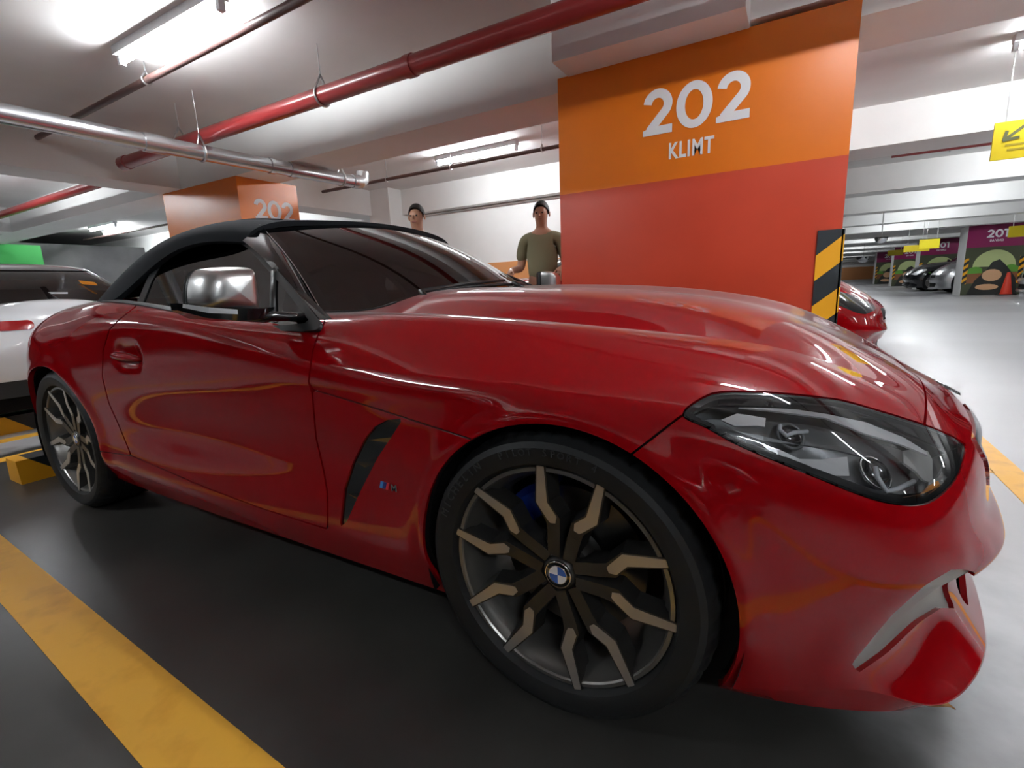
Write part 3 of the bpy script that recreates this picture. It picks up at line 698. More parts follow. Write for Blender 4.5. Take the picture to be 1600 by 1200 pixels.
for s in (1, -1):
    MB().add([(-.745,-.800*s,.880),(-.93,-.822*s,.886),(-.985,-.745*s,.985),(-.925,-.745*s,.962)], [(0,1,2,3)]).add([(-.745,-.785*s,.880),(-.93,-.805*s,.886),(-.985,-.73*s,.985),(-.925,-.73*s,.962)], [(3,2,1,0)]).build('mirror_triangle', 'black_gloss', car)
# ---- door handles: a pull bar across the cup
for s in (1, -1):
    pts = []
    for k in range(9):
        t = k/8; x = -1.925+.235*t; z = .752-.012*t+.004*math.sin(PI*t); j = np.argmin((BX-x)**2+(BZ-z)**2+np.where(BW > .8, 0, 9))
        yb = .889+.006*math.sin(PI*t); pts.append((x, -s*yb, z))
    hnd = MB().tube(pts, [.004,.014,.019,.020,.020,.019,.017,.013,.006], 12).xf(lambda v: (v[0], v[1], .75+(v[2]-.75)*.85)).build('door_handle', 'paint', car, smooth=True)
# ---- side vent fins, badge
for (a, b) in (((572,686),(611,684)), ((552,722),(590,716)), ((540,770),(562,771))):
    P0, N0 = surf_at(a); P1, N1 = surf_at(b); d = np.array([0,0,.010])
    V = [P0-N0*.006, P1+N1*.001, P1-N1*.003-d*1.6, P0-N0*.008-d*2.6]
    for s in (1, -1):
        mesh_obj('vent_fin', np.array(V+[v-np.array([0,-.006,0]) for v in V])*np.array([1,s,1]), [(0,1,2,3),(7,6,5,4),(0,4,5,1),(1,5,6,2),(2,6,7,3),(3,7,4,0)], 'black_gloss', vs[0] if s == 1 else vs[1])
mat('badge_light', (.05,.25,.65), .3); mat('badge_dark', (.03,.04,.22), .3); mat('badge_red', (.6,.02,.03), .3)
def surf_xz(x, z):
    i = int(np.argmin((BX-x)**2+(BZ-z)**2+np.where(BW > .7, 0, 9))); return BV[i], BN[i]
bP, bN = surf_at((596,755)); bx, bz = bP[0], bP[2]
for k, c in enumerate(('badge_light','badge_dark','badge_red')):
    V = []
    for (du, dz) in ((0,-.009),(.009,-.009),(.015,.009),(.006,.009)):
        P, N = surf_xz(bx+du+k*.011, bz+dz); V.append(np.array([bx+du+k*.011, P[1]-.0025, bz+dz]))
    for s in (1, -1): mesh_obj('badge_stripe', np.array(V+[v+np.array([0,.004,0]) for v in V])*np.array([1,s,1]), [(0,1,2,3),(7,6,5,4),(0,4,5,1),(1,5,6,2),(2,6,7,3),(3,7,4,0)], c, car)
V, F = text_mesh('M', .026, .0006, .001, 2); P, N = surf_xz(bx+.055, bz)
for s in (1, -1): mesh_obj('badge_letter', [(bx+.055+(x if s == 1 else -x), s*(P[1]-.003-z), bz+y) for x, y, z in V], F, 'chrome', car)
# kidney bars, front emblem, tail lamps, number-plate holder
kid = next(o for o in car.children if o.name.startswith('kidney_grille'))
for s in (1, -1):
    for k in range(9):
        wv = .06+.37*k/8; i = int(np.argmin((BW-wv)**2+(BZ-.545)**2+np.where(BX > .6, 0, 9))); P = BV[i]
        MB().box(P[0]-.060, P[0]-.032, s*wv-.004, s*wv+.004, .512, .578).build('grille_bar', 'black_plastic', kid)
i = int(np.argmin((BW-.0)**2*4+(BZ-.625)**2)); P, N = BV[i], BN[i]
em = MB().lathe([(0,.006),(.036,.005),(.040,.0)], 28, axis='z').xf(lambda v: (P[0]+v[0]*.85+v[2]*.5, v[1], P[2]+v[2]*.86-v[0]*.5)).build('front_emblem', 'black_gloss', car, smooth=True)
tail_wide = np.maximum.reduce([rbox(BW, BZ, .56, .80, .33, .030, .028), BX+3.08])
tail_f = np.maximum.reduce([rbox(BW, BZ, .66, .795, .22, .035, .03), BX+3.0])
body_part('tail_lamp', [tail_f], mat('tail_red', (.35,.005,.008), .15, 0, 1.0), car, both=False, sides=(1,-1), depth=.01, offset=.004)
# ------------------------------------------------------------------ garage
# floor: pale on the aisle side, dark in the stalls, blended over a noisy edge
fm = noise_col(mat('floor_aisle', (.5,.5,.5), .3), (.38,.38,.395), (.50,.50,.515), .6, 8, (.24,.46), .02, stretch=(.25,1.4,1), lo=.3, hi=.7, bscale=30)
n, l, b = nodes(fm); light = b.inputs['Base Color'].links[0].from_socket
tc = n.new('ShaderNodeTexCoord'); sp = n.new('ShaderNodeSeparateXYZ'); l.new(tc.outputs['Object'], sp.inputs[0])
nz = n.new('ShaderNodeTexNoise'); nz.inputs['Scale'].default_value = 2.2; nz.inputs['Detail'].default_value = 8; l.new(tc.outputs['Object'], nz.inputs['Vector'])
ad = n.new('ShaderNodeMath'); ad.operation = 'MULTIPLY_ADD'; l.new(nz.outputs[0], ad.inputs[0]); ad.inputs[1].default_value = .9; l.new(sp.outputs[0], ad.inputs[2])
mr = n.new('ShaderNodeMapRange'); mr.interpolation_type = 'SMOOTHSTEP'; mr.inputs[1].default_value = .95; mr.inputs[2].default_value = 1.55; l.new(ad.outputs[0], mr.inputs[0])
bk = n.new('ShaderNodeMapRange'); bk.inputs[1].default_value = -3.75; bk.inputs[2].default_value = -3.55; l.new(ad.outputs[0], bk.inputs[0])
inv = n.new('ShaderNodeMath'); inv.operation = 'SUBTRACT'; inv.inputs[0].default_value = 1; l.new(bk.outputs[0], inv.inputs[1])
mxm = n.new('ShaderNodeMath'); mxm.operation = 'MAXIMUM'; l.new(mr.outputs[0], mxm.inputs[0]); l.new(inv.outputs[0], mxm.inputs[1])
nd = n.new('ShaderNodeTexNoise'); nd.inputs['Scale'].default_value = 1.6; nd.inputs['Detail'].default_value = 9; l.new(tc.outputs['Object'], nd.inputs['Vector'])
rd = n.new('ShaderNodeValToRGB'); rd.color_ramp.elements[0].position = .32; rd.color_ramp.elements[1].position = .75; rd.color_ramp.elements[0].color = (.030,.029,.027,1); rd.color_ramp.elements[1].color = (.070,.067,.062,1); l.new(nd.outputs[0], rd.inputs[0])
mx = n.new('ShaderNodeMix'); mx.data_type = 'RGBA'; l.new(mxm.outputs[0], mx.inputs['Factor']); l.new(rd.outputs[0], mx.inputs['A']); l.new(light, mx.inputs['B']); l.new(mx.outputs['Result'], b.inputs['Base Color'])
noise_col(mat('concrete_white', (.8,.8,.78), .7), (.78,.78,.76), (.86,.86,.85), 1.2, 6, None, .06, lo=.3, hi=.7)
noise_col(mat('slab_white', (.7,.7,.68), .8), (.66,.65,.64), (.78,.77,.76), .9, 8, None, .10, lo=.3, hi=.75)
noise_col(mat('line_yellow', (.8,.42,.04), .5), (.72,.33,.025), (.90,.47,.05), 9, 8, (.35,.6), .05, lo=.25, hi=.5)
noise_col(mat('col_orange', (.85,.26,.005), .3), (.72,.165,.001), (.78,.185,.002), 2, 4, (.28,.40), .03, bscale=60)
noise_col(mat('col_red', (.55,.06,.03), .3), (.50,.050,.020), (.56,.058,.024), 2, 4, (.25,.40), .03, bscale=60)
mat('col_plum', (.24,.008,.085), .4); mat('mural_green', (.06,.07,.035), .5); mat('mural_pale', (.50,.58,.26), .5); mat('mural_hill', (.12,.34,.04), .5); mat('mural_brown', (.27,.10,.04), .5); mat('mural_dark', (.02,.022,.02), .5); mat('mural_peach', (.76,.45,.25), .5)
mat('col_green', (.02,.30,.05), .5); mat('wains_orange', (.62,.27,.10), .5)
noise_col(mat('wall_dark', (.07,.07,.07), .8), (.055,.055,.057), (.09,.09,.09), 1.5, 6)
mat('pipe_red', (.30,.03,.03), .28, 0, .5); mat('pipe_silver', (.62,.63,.65), .25, .9); mat('pipe_brown', (.10,.055,.05), .4); mat('steel', (.6,.6,.6), .35, 1.0)
mat('sign_yellow', (.62,.48,.005), .5); mat('sign_bright', (.95,.80,.01), .5); mat('cone_red', (.75,.05,.02), .45); mat('sign_ink', (.08,.09,.03), .6); mat('sign_faint', (.33,.25,.01), .6)
mat('fixture', (.75,.77,.8), .4); mat('tube', (1,1,1), .5, emit=(.93,.97,1.0), estr=TUBE_STRENGTH)
def stripes(name, period, slope, swap=False, axis='x'):
    m = mat(name, (.9,.5,.02), .45); n, l, b = nodes(m)
    tc = n.new('ShaderNodeTexCoord'); sp = n.new('ShaderNodeSeparateXYZ'); l.new(tc.outputs['Object'], sp.inputs[0])
    a = n.new('ShaderNodeMath'); a.operation = 'MULTIPLY'; l.new(sp.outputs['XYZ'.index(axis.upper())], a.inputs[0]); a.inputs[1].default_value = -slope
    c = n.new('ShaderNodeMath'); c.operation = 'ADD'; l.new(sp.outputs[2 if not swap else 1], c.inputs[0]); l.new(a.outputs[0], c.inputs[1])
    d = n.new('ShaderNodeMath'); d.operation = 'DIVIDE'; l.new(c.outputs[0], d.inputs[0]); d.inputs[1].default_value = period
    e = n.new('ShaderNodeMath'); e.operation = 'FRACT'; l.new(d.outputs[0], e.inputs[0])
    f = n.new('ShaderNodeMath'); f.operation = 'GREATER_THAN'; l.new(e.outputs[0], f.inputs[0]); f.inputs[1].default_value = .5
    mx = n.new('ShaderNodeMix'); mx.data_type = 'RGBA'; l.new(f.outputs[0], mx.inputs['Factor'])
    mx.inputs['A'].default_value = (.86,.40,.008,1); mx.inputs['B'].default_value = (.012,.018,.022,1); l.new(mx.outputs['Result'], b.inputs['Base Color'])
    return m
stripes('hazard', .285, .85); stripes('hazard_far', .22, .9)
stripes('hazard_kerb', .50, -.9, axis='y')
def struct(o): o['kind'] = 'structure'; return o
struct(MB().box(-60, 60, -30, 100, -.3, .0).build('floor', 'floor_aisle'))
def flat_quad(name, pts, z0, z1, m): 
    n = len(pts); return struct(MB().add([(x,y,z0) for x,y in pts]+[(x,y,z1) for x,y in pts], [tuple(range(n-1,-1,-1)), tuple(range(n,2*n))]+[(i, (i+1)%n, (i+1)%n+n, i+n) for i in range(n)]).build(name, m))
def line(pts, n): flat_quad('trim_%d' % n, pts, -.001, .002, 'line_yellow')
line([(-4.5,-1.12),(-2.46,-1.20),(-.45,-1.29),(1.28,-1.36),(1.28,-1.52),(-.72,-1.43),(-1.71,-1.375),(-4.5,-1.24)], 2)
line([(1.275,-8),(1.275,.8),(1.275,5.6),(1.275,14),(1.395,14),(1.395,5.6),(1.395,.8),(1.395,-8)], 3)
line([(-4.60,-6),(-4.60,4),(-4.47,4),(-4.47,-6)], 4)
line([(-3.98,-6),(-3.98,4),(-3.86,4),(-3.86,-6)], 5)
line([(-3.8,1.22),(1.28,1.22),(1.28,1.34),(-3.8,1.34)], 6)
# ceiling slab and the grid of beams
struct(MB().box(-60, 40, -30, 100, 2.75, 3.0).build('ceiling', 'slab_white'))
bn = 10
def beam(x0, x1, y0, y1, z0=2.32, z1=2.76, m='concrete_white'):
    global bn; bn += 1; return struct(MB().box(x0, x1, y0, y1, z0, z1).build('trim_%d' % bn, m))
for k in range(-3, 22):
    y = 1.82+3.7*k
    if k == 0: beam(-60, 40, y, y+.55)
    else: beam(-60 if k > 1 else -40, 40, y-.14 if k == 1 else y, y+.55)
beam(-6.86, -6.34, -25, 1.82); beam(-12.7, -12.2, -25, 1.82); beam(-6.86, -6.34, 2.37, 5.4); beam(5.9, 6.5, -25, 1.82)
beam(-1.0, .10, 1.34, 1.83); beam(.10, .62, 1.60, 1.83, 2.36)
# walls
wy = 5.60
struct(MB().box(-5.9, -.2, wy, wy+.2, 1.37, 2.75).build('wall_back', 'concrete_white'))
struct(MB().box(-5.9, -.2, wy-.012, wy+.2, 0, 1.37).build('baseboard_back', 'wains_orange'))
struct(MB().box(-6.4, -5.9, wy-.55, wy+.2, 0, 2.75).build('trim_7', 'concrete_white'))
struct(MB().box(-15.8, -15.4, -25, 30, 0, 2.44).build('wall_left', 'wall_dark'))
struct(MB().box(-30, 40, 78, 78.3, 1.6, 2.75).build('wall_far', 'concrete_white')); struct(MB().box(-30, 40, 77.9, 78.3, 0, 1.6).build('baseboard_far', 'wains_orange'))
struct(MB().box(30, 30.3, -25, 78, 0, 2.75).build('wall_right', 'concrete_white'))
struct(MB().box(-40, 30, -9.3, -9, 0, 2.75).build('wall_front', 'wall_dark'))
# ---- columns
def face_text(name, s, size, offset, cx, cz, plane, m, parent, face='y', sx=1.0, spacing=1.0, mirror=False):
    V, F = text_mesh(s, size, offset, .002, 5, spacing=spacing)
    if face == 'y': P = [(cx+x*sx, plane-z-.001, cz+y) for x, y, z in V]
    else: P = [(plane+z+.001, cx+x*sx, cz+y) for x, y, z in V]          # faces +x
    return mesh_obj(name, P, F, m, parent)
def stroke_digit(ch, h, wd, sw):
    """bold round digit as a closed band; returns list of (V, F) in the plane"""
    def band(pts):
        P = [Vector((p[0], p[1], 0)) for p in pts]; L = []; R = []
        for i, p in enumerate(P):
            t = ((P[min(i+1, len(P)-1)]-p).normalized()+(p-P[max(i-1,0)]).normalized()).normalized(); n = Vector((-t.y, t.x, 0))
            a = (P[min(i+1, len(P)-1)]-p).normalized() if i < len(P)-1 else t; k = 1/max(.5, n.dot(Vector((-a.y, a.x, 0))))
            L.append(p+n*sw/2*k); R.append(p-n*sw/2*k)
        return L, R
    if ch == '0':
        pts = [((wd/2-sw/2)*math.cos(a), (h/2-sw/2)*math.sin(a)) for a in np.linspace(0, 2*PI, 49)]
        L = [((wd/2)*math.cos(a), (h/2)*math.sin(a), 0) for a in np.linspace(0, 2*PI, 49)]; R = [((wd/2-sw)*math.cos(a), (h/2-sw*.92)*math.sin(a), 0) for a in np.linspace(0, 2*PI, 49)]
    elif ch == '2':
        r = wd/2-sw/2; cy = h/2-wd/2*.98; a0 = math.radians(172); arc = [(r*math.cos(a)*.98, cy+r*math.sin(a)) for a in np.linspace(a0, math.radians(-38), 22)]
        pts = arc+[(-wd/2+sw*.75, -h/2+sw*.5)]; L, R = band(pts); 
        L = [tuple(v) for v in L]; R = [tuple(v) for v in R]
        base = [(-wd/2, -h/2+sw*.0, 0), (wd/2*1.0, -h/2, 0), (wd/2*1.0, -h/2+sw*.95, 0), (-wd/2+sw*.5, -h/2+sw*.95, 0)]
        return [(L+R, [(i, i+1, len(L)+i+1, len(L)+i) for i in range(len(L)-1)]), ([(-wd/2,-h/2,0),(wd/2,-h/2,0),(wd/2,-h/2+sw*.95,0),(-wd/2+sw*1.1,-h/2+sw*.95,0),(-wd/2,-h/2+sw*.62,0)], [(0,1,2,3,4)])]
    else:
        return [([(-sw*.1,-h/2,0),(sw*.9,-h/2,0),(sw*.9,h/2,0),(-sw*.1,h/2,0)], [(0,1,2,3)]), ([(-sw*1.1,h/2-sw*.9,0),(-sw*.1,h/2-sw*.9,0),(-sw*.1,h/2,0),(-sw*1.1,h/2,0)], [(0,1,2,3)])]
    L = [tuple(v) for v in L]; R = [tuple(v) for v in R]
    return [(L+R, [(i, i+1, len(L)+i+1, len(L)+i) for i in range(len(L)-1)])]
def put_digits(num, cx, cz, h, gap, sw, plane, face, m, parent, xs=None):
    wd = h*.80; ws_ = {'0': h*.80, '2': h*.69, '1': h*.36}; tot = sum(ws_[c] for c in num)+gap*(len(num)-1); x = -tot/2
    for c in num:
        w_ = ws_[c]; mb = MB()
        for V, F in stroke_digit(c, h, w_, sw):
            V3 = [(x+w_/2+v[0], v[1]) for v in V]
            if face == 'y': P = [(cx+u, plane-.003, cz+v) for u, v in V3]
            else: P = [(plane+.003, cx+u, cz+v) for u, v in V3]
            if mb.v: P = [(p[0]+(.0012 if face == 'x' else 0), p[1]-(.0012 if face == 'y' else 0), p[2]) for p in P]
            mb.add(P, F)
        mb.build('numeral', m, parent); x += w_+gap
def column(name, label, x0, x1, y0, y1, zsplit, ztop, upper, lower, group=None):
    t = tag(empty(name, ((x0+x1)/2, (y0+y1)/2, 0)), label, 'column', group)
    c = np.array([(x0+x1)/2, (y0+y1)/2, 0])
    def lb(nm, a, b, cc, d, e, f, m): return MB().box(a-c[0], b-c[0], cc-c[1], d-c[1], e, f).build(nm, m, t)
    lb('upper_band', x0, x1, y0, y1, zsplit, ztop, upper); lb('column_base', x0, x1, y0, y1, 0, zsplit, lower)
    return t, c, lb
t, c, lb = column('parking_column', 'wide orange and red column reading 202 KLIMT right behind the red roadster', -1.08, .62, 1.60, 2.40, 1.575, 2.325, 'col_orange', 'col_red')
put_digits('202', -.185-c[0], 1.985-c[1]*0, .262, .022, .052, 1.60-c[1], 'y', 'white_print', t)
p0 = at_y((1079,231), 1.6)
face_text('lettering', 'KLIMT', .130, .0035, p0[0]-c[0], p0[2]-.005, 1.60-c[1], 'white_print', t, sx=.68, spacing=1.12)
lb('corner_guard', .505, .628, 1.585, 1.60, 0, 1.19, 'hazard'); lb('corner_guard', .62, .634, 1.585, 1.70, 0, 1.19, 'hazard')
t, c, lb = column('parking_column', 'orange column numbered 202 beyond the roadster soft top', -6.82, -5.20, 1.83, 2.62, .6, 2.325, 'col_orange', 'col_red')
put_digits('202', 2.27-c[1], 1.985, .235, .008, .046, -5.20-c[0], 'x', 'white_print', t)
t, c, lb = column('parking_column', 'green topped column at the far left above the white coupe', -15.35, -14.7, 1.3, 2.95, 1.45, 2.325, 'col_green', 'col_green')
MB().box(.33, .345, -.25, .05, 1.90, 2.02).build('emblem_panel', 'white_print', t); MB().box(.33, .345, -.42, .20, 1.68, 1.84).build('name_panel', 'white_print', t)
# 201 columns with generic landscape panels
def mural(t, x0, x1, yf, c):
    def poly(nm, pts, m, d): MB().prism([(x-c[0], z) for x, z in pts], 'y', yf-c[1]-d, yf-c[1]+.004).build(nm, m, t)
    W = x1-x0; cx = (x0+x1)/2
    poly('mural_panel', [(x0,.0),(x1,.0),(x1,1.60),(x0,1.60)], 'mural_green', .004)
    poly('mural_disc', [(cx+.02+W*.36*math.cos(a), .95+.55*math.sin(a)) for a in np.linspace(0, PI, 17)], 'mural_pale', .007)
    poly('mural_hill', [(x0+.03,.80)]+[(x0+.03+W*.30*k/8, .80+.16*math.sin(PI*k/8*.8)) for k in range(1,9)]+[(x0+W*.33,.74),(x0+.03,.72)], 'mural_hill', .009)
    poly('mural_hill', [(x1-W*.30,.82)]+[(x1-W*.30+W*.27*k/8, .84+.16*math.sin(PI*(k/8*.8+.2))) for k in range(0,9)]+[(x1-.03,.74),(x1-W*.28,.76)], 'mural_hill', .009)
    poly('mural_field', [(x0+.02,.40),(x1-.02,.40),(x1-.02,.74),(x0+.02,.74)], 'mural_brown', .008)
    poly('mural_mound', [(x0+W*.10,.0),(x1-W*.05,.0),(x1-W*.10,.55),(x1-W*.27,.95),(cx+W*.10,1.18),(cx-W*.02,1.10),(cx-W*.12,.80),(x0+W*.22,.50)], 'mural_dark', .011)
    poly('mural_stone', [(cx-W*.02+W*.17*math.cos(a)+.03, .66+.20*math.sin(a)) for a in np.linspace(0, 2*PI, 15)[:-1]], 'mural_peach', .014)
    poly('mural_stone', [(cx-W*.06+W*.20*math.cos(a), .27+.10*math.sin(a)) for a in np.linspace(0, 2*PI, 15)[:-1]], 'mural_peach', .014)
cols = [(5.45,6.95,21.0,'nearest plum column numbered 201 with a landscape mural and a traffic cone'),(5.55,7.05,28.8,'plum 201 column behind the black and silver cars'),(5.60,7.10,36.5,'plum 201 column third from the traffic cone'),(5.65,7.10,44.5,'farthest plum 201 column near the back wall')]
for (x0, x1, y0, lab) in cols:
    t, c, lb = column('mural_column', lab, x0, x1, y0, y0+.9, 1.60, 2.325, 'col_plum', 'concrete_white')
    lb('side_face', x0-.012, x0, y0, y0+.9, 0, 2.325, 'concrete_white')
    mural(t, x0, x1, y0, c); put_digits('201', (x0+x1)/2-c[0], 2.03, .26, .02, .055, y0-c[1], 'y', 'white_print', t)
    face_text('lettering', 'DA VINCI', .10, .003, (x0+x1)/2-c[0], 1.80, y0-c[1], 'white_print', t, sx=.8)
    for xx in (x0-.005, x1-.115): lb('corner_guard', xx, xx+.12, y0-.02, y0-.003, .38, 1.25, 'hazard_far')
# ---- fluorescent lamps
def lamp(cx, cy, label, L=1.22, double=False, z=2.75):
    t = tag(empty('ceiling_lamp', (cx, cy, z)), label, 'lamp', 'fluorescent ceiling lamps')
    MB().box(-L/2-.03, L/2+.03, -.045, .045, -.055, .0).build('fixture', 'fixture', t)
    for s in (-1, 1): MB().box(s*(L/2-.005), s*(L/2+.03), -.02, .02, -.115, -.05).build('tube_socket', 'fixture', t)
    MB().tube([(-L/2, 0, -.09), (L/2, 0, -.09)], .019, 12).build('tube', 'tube', t, smooth=True)
    return t
lamp(-3.29, .27, 'bright fluorescent tube on the ceiling above the silver pipe')
lamp(-3.37, 4.03, 'fluorescent tube on the ceiling in front of the white back wall')
lamp(2.45, 4.05, 'fluorescent tube at the top right edge beside the yellow sign')
lamp(-13.5, 3.75, 'far left fluorescent tube above the dark wall'); lamp(-14.0, 4.2, 'fluorescent tube behind the far left one by the dark wall')
for (x, y) in ((3.9,.27),(1.15,.10),(-.50,4.03),(2.45,-3.43),(-3.3,-3.43),(-9.1,.27),(-9.1,-3.43),(-9.1,4.0),(3.5,7.8),(3.5,11.4),(3.5,15.1),(3.5,18.8),(-3.3,7.8),(-3.3,11.4),(9,.27),(9,4),(9,7.8),(9,11.4),(9,18.8),(3.5,26.2),(3.5,33.5),(3.5,41),(9,26),(9,34),(3.5,52),(3.5,64),(3.5,74)):  # the tube just ahead of the roadster nose is added to light the column
    lamp(x, y, 'fluorescent tube in or added to the ceiling lamp rows over the lanes and bays')
# ------------------------------------------------------------------ pipes
def pipe(name, label, pts, r, m, cat='pipe', couplings=(), seg=16, group=None, cr=1.12):
    t = tag(empty(name, pts[0]), label, cat, group); o = Vector(pts[0])
    MB().tube([Vector(p)-o for p in pts], r, seg).build('pipe_run', m, t, smooth=False, angle=.6)
    for (a, b) in couplings: MB().tube([Vector(a)-o, Vector(b)-o], r*cr, seg).build('coupling', m, t, angle=.6)
    return t, o
def hanger(t, o, p, r, axis, ztop=2.75):
    p = Vector(p)-o; a = Vector((0,1,0)) if axis == 'x' else Vector((1,0,0))
    loop = [p+a*(r+.008)*math.cos(u)+Vector((0,0,(r+.008)*math.sin(u))) for u in np.linspace(math.radians(-205), math.radians(25), 15)]
    top = p+Vector((0,0,r*2.3)); MB().tube([top]+loop+[top], .008, 6).build('pipe_clevis', 'steel', t, smooth=True)
    MB().tube([top, Vector((top.x, top.y, ztop-o.z))], .004, 6).build('hanger_rod', 'steel', t)
t, o = pipe('sprinkler_main', 'thick red sprinkler main pipe crossing under the ceiling', [(-5.80,1.02,2.40),(14,1.02,2.40)], .062, 'pipe_red', couplings=[((-1.90,1.02,2.40),(-1.84,1.02,2.40)),((-5.86,1.02,2.40),(-5.74,1.02,2.40))])
for x in (-4.70, -2.73, .5): hanger(t, o, (x,1.02,2.40), .062, 'x')
t, o = pipe('drain_pipe', 'thick silver drain pipe running across the upper left', [(-4.36,-6,2.24),(-4.30,.5,2.24),(-4.17,2.66,2.24)], .068, 'pipe_silver', couplings=[((-4.297,.50,2.24),(-4.287,.64,2.24)),((-4.235,1.58,2.24),(-4.232,1.63,2.24)),((-4.222,1.80,2.24),(-4.219,1.85,2.24))])
MB().tube([Vector(p)-o for p in ((-4.172,2.60,2.24),(-4.165,2.70,2.245),(-4.16,2.75,2.28),(-4.16,2.76,2.36))], [.076,.08,.08,.076], 16).build('elbow', 'pipe_silver', t, angle=.6)
hanger(t, o, (-4.185,2.45,2.24), .068, 'y'); hanger(t, o, (-4.27,.95,2.24), .068, 'y')
t, o = pipe('conduit', 'thin brown pipe on the ceiling beside the bright lamp', [(-6.30,.5,2.62),(4,.34,2.62)], .026, 'pipe_brown'); hanger(t, o, (-4.0,.46,2.62), .026, 'x')
t, o = pipe('conduit', 'thin brown pipe with clips below the lamp near the white wall', [(-5.9,3.63,2.48),(-.2,3.67,2.48)], .022, 'pipe_brown')
for x in (-4.6, -3.5, -2.2): hanger(t, o, (x,3.65,2.48), .022, 'x')
pipe('conduit', 'grey conduit clipped along the white back wall', [(-5.6,5.575,2.30),(-.3,5.575,2.30)], .016, 'steel', couplings=[((-4,5.58,2.30),(-3.96,5.58,2.30))])
pipe('sprinkler_main', 'red and silver pipe at the far left under the second beam', [(-14,1.42,2.46),(-7.4,1.38,2.46)], .055, 'pipe_red')
pipe('conduit', 'thin dark pipe above the dark wall at the far left', [(-15.2,3.98,2.55),(-9,4.05,2.55)], .022, 'pipe_brown'); _t, _o = [q for q in bpy.data.objects if q.get('label', '').startswith('thin dark pipe above')][0], Vector((-15.2,3.98,2.55)); hanger(_t, _o, (-13,4.0,2.55), .022, 'x'); hanger(_t, _o, (-10,4.04,2.55), .022, 'x')
t, o = pipe('sprinkler_branch', 'thin pink pipe below the beams left of the yellow sign', [(1.5,7.45,2.55),(9,7.6,2.55)], .02, 'pipe_red'); hanger(t, o, (2.15,7.5,2.55), .02, 'x')
pipe('conduit', 'dark conduit under the ceiling right of the wide column', [(-2,9.9,2.36),(12,9.9,2.36)], .022, 'pipe_brown')
pipe('conduit', 'dark conduit along the far beams above the mural columns', [(-4,20.6,2.36),(12,20.6,2.36)], .03, 'pipe_brown')
# ------------------------------------------------------------------ signs, cone, wheel stops, leaf
sg = tag(empty('hanging_sign', (2.12,4.4,1.87)), 'yellow hanging direction sign with a dark arrow at the right edge', 'sign')
MB().box(-.27, .33, -.012, .012, 0, .31).build('sign_board', 'sign_yellow', sg)
def bar2(a, b, w_, y):
    a, b = Vector((a[0],0,a[1])), Vector((b[0],0,b[1])); t_ = (b-a).normalized(); n = Vector((-t_.z,0,t_.x))*w_/2
    return [tuple(v+Vector((0,y,0))) for v in (a+n, a-n, b-n, b+n)]
arw = MB()
for a, b in (((-.05,.28),(-.19,.165)), ((-.20,.155),(-.185,.235)), ((-.205,.158),(-.10,.170))): arw.add(bar2(a, b, .024, -.0135-.0004*len(arw.v)), [(0,1,2,3)])
arw.build('sign_arrow', 'sign_ink', sg)
for z in (.115, .075): MB().box(-.185 if z > .1 else -.17, .28, -.0145, -.012, z-.008, z+.008).build('sign_text_line', 'sign_faint', sg)
for x in (-.2, .26): MB().tube([(x,0,.31),(x,0,.88)], .004, 6).build('sign_wire', 'steel', sg)
for (px, py, y, ww, hh, m, lab) in ((1452,381,17.0,.46,.26,'sign_bright','bright yellow hanging sign above the black car'),(1432,388,20.3,.70,.22,'sign_yellow','long dull yellow hanging sign left of the bright one'),(1399,395,24.5,.52,.22,'sign_yellow','small yellow sign in front of the third plum column'),(1597,361,17.5,.55,.30,'sign_yellow','yellow hanging sign over the nearest plum column at the right edge')):
    p = at_y((px, py), y); s_ = tag(empty('hanging_sign', tuple(p)), lab, 'sign')
    MB().box(-ww/2, ww/2, -.015, .015, -hh/2, hh/2).build('sign_board', m, s_)
    for x in (-ww*.35, ww*.35): MB().tube([(x,0,hh/2),(x,0,2.75-p[2])], .006, 6).build('sign_wire', 'steel', s_)
p = at_z((1567,460), 0)
cn = tag(empty('traffic_cone', (6.50,20.55,0)), 'red traffic cone standing in front of the nearest plum column', 'cone')
MB().lathe([(.0,.74),(.035,.74),(.045,.72),(.15,.045),(.15,.03)], 24, axis='z').build('cone_body', 'cone_red', cn, smooth=True)
MB().prism([(-.22,-.18),(-.18,-.22),(.18,-.22),(.22,-.18),(.22,.18),(.18,.22),(-.18,.22),(-.22,.18)], 'z', 0, .035).build('cone_base', 'black_plastic', cn)
def wheel_stop(x, y, ln, label, m='hazard_kerb'):
    o = MB().prism([(-.09,0),(-.075,.13),(.075,.13),(.09,0)], 'y', -ln/2, ln/2).build('wheel_stop', m); o.location = (x, y, 0); return tag(o, label, 'wheel stop')
wheel_stop(-3.28, -.46, .95, 'yellow and black wheel stop behind the roadster rear wheel')
wheel_stop(-4.86, -.15, 1.9, 'yellow and black striped kerb behind the white coupe')
noise_col(mat('leaf_brown', (.35,.16,.05), .8), (.22,.09,.03), (.42,.20,.07), 60, 4)
p = at_z((1451,1106), .006)
lf = MB(); L = []
for i in range(7):
    t_ = i/6; w_ = .010*math.sin(PI*min(1, t_*1.05+.02)); L += [(.05*t_, -w_, .004+.012*math.sin(t_*3)), (.05*t_, 0, .002+.010*math.sin(t_*3)), (.05*t_, w_, .005+.012*math.sin(t_*3))]
lf.add(L, [(i*3+j, i*3+j+1, i*3+j+4, i*3+j+3) for i in range(6) for j in range(2)])
lo_ = lf.build('dry_leaf', 'leaf_brown'); lo_.location = tuple(p); lo_.rotation_euler = (0,0,.3); tag(lo_, 'small dry brown leaf on the floor under the front bumper lip', 'leaf')
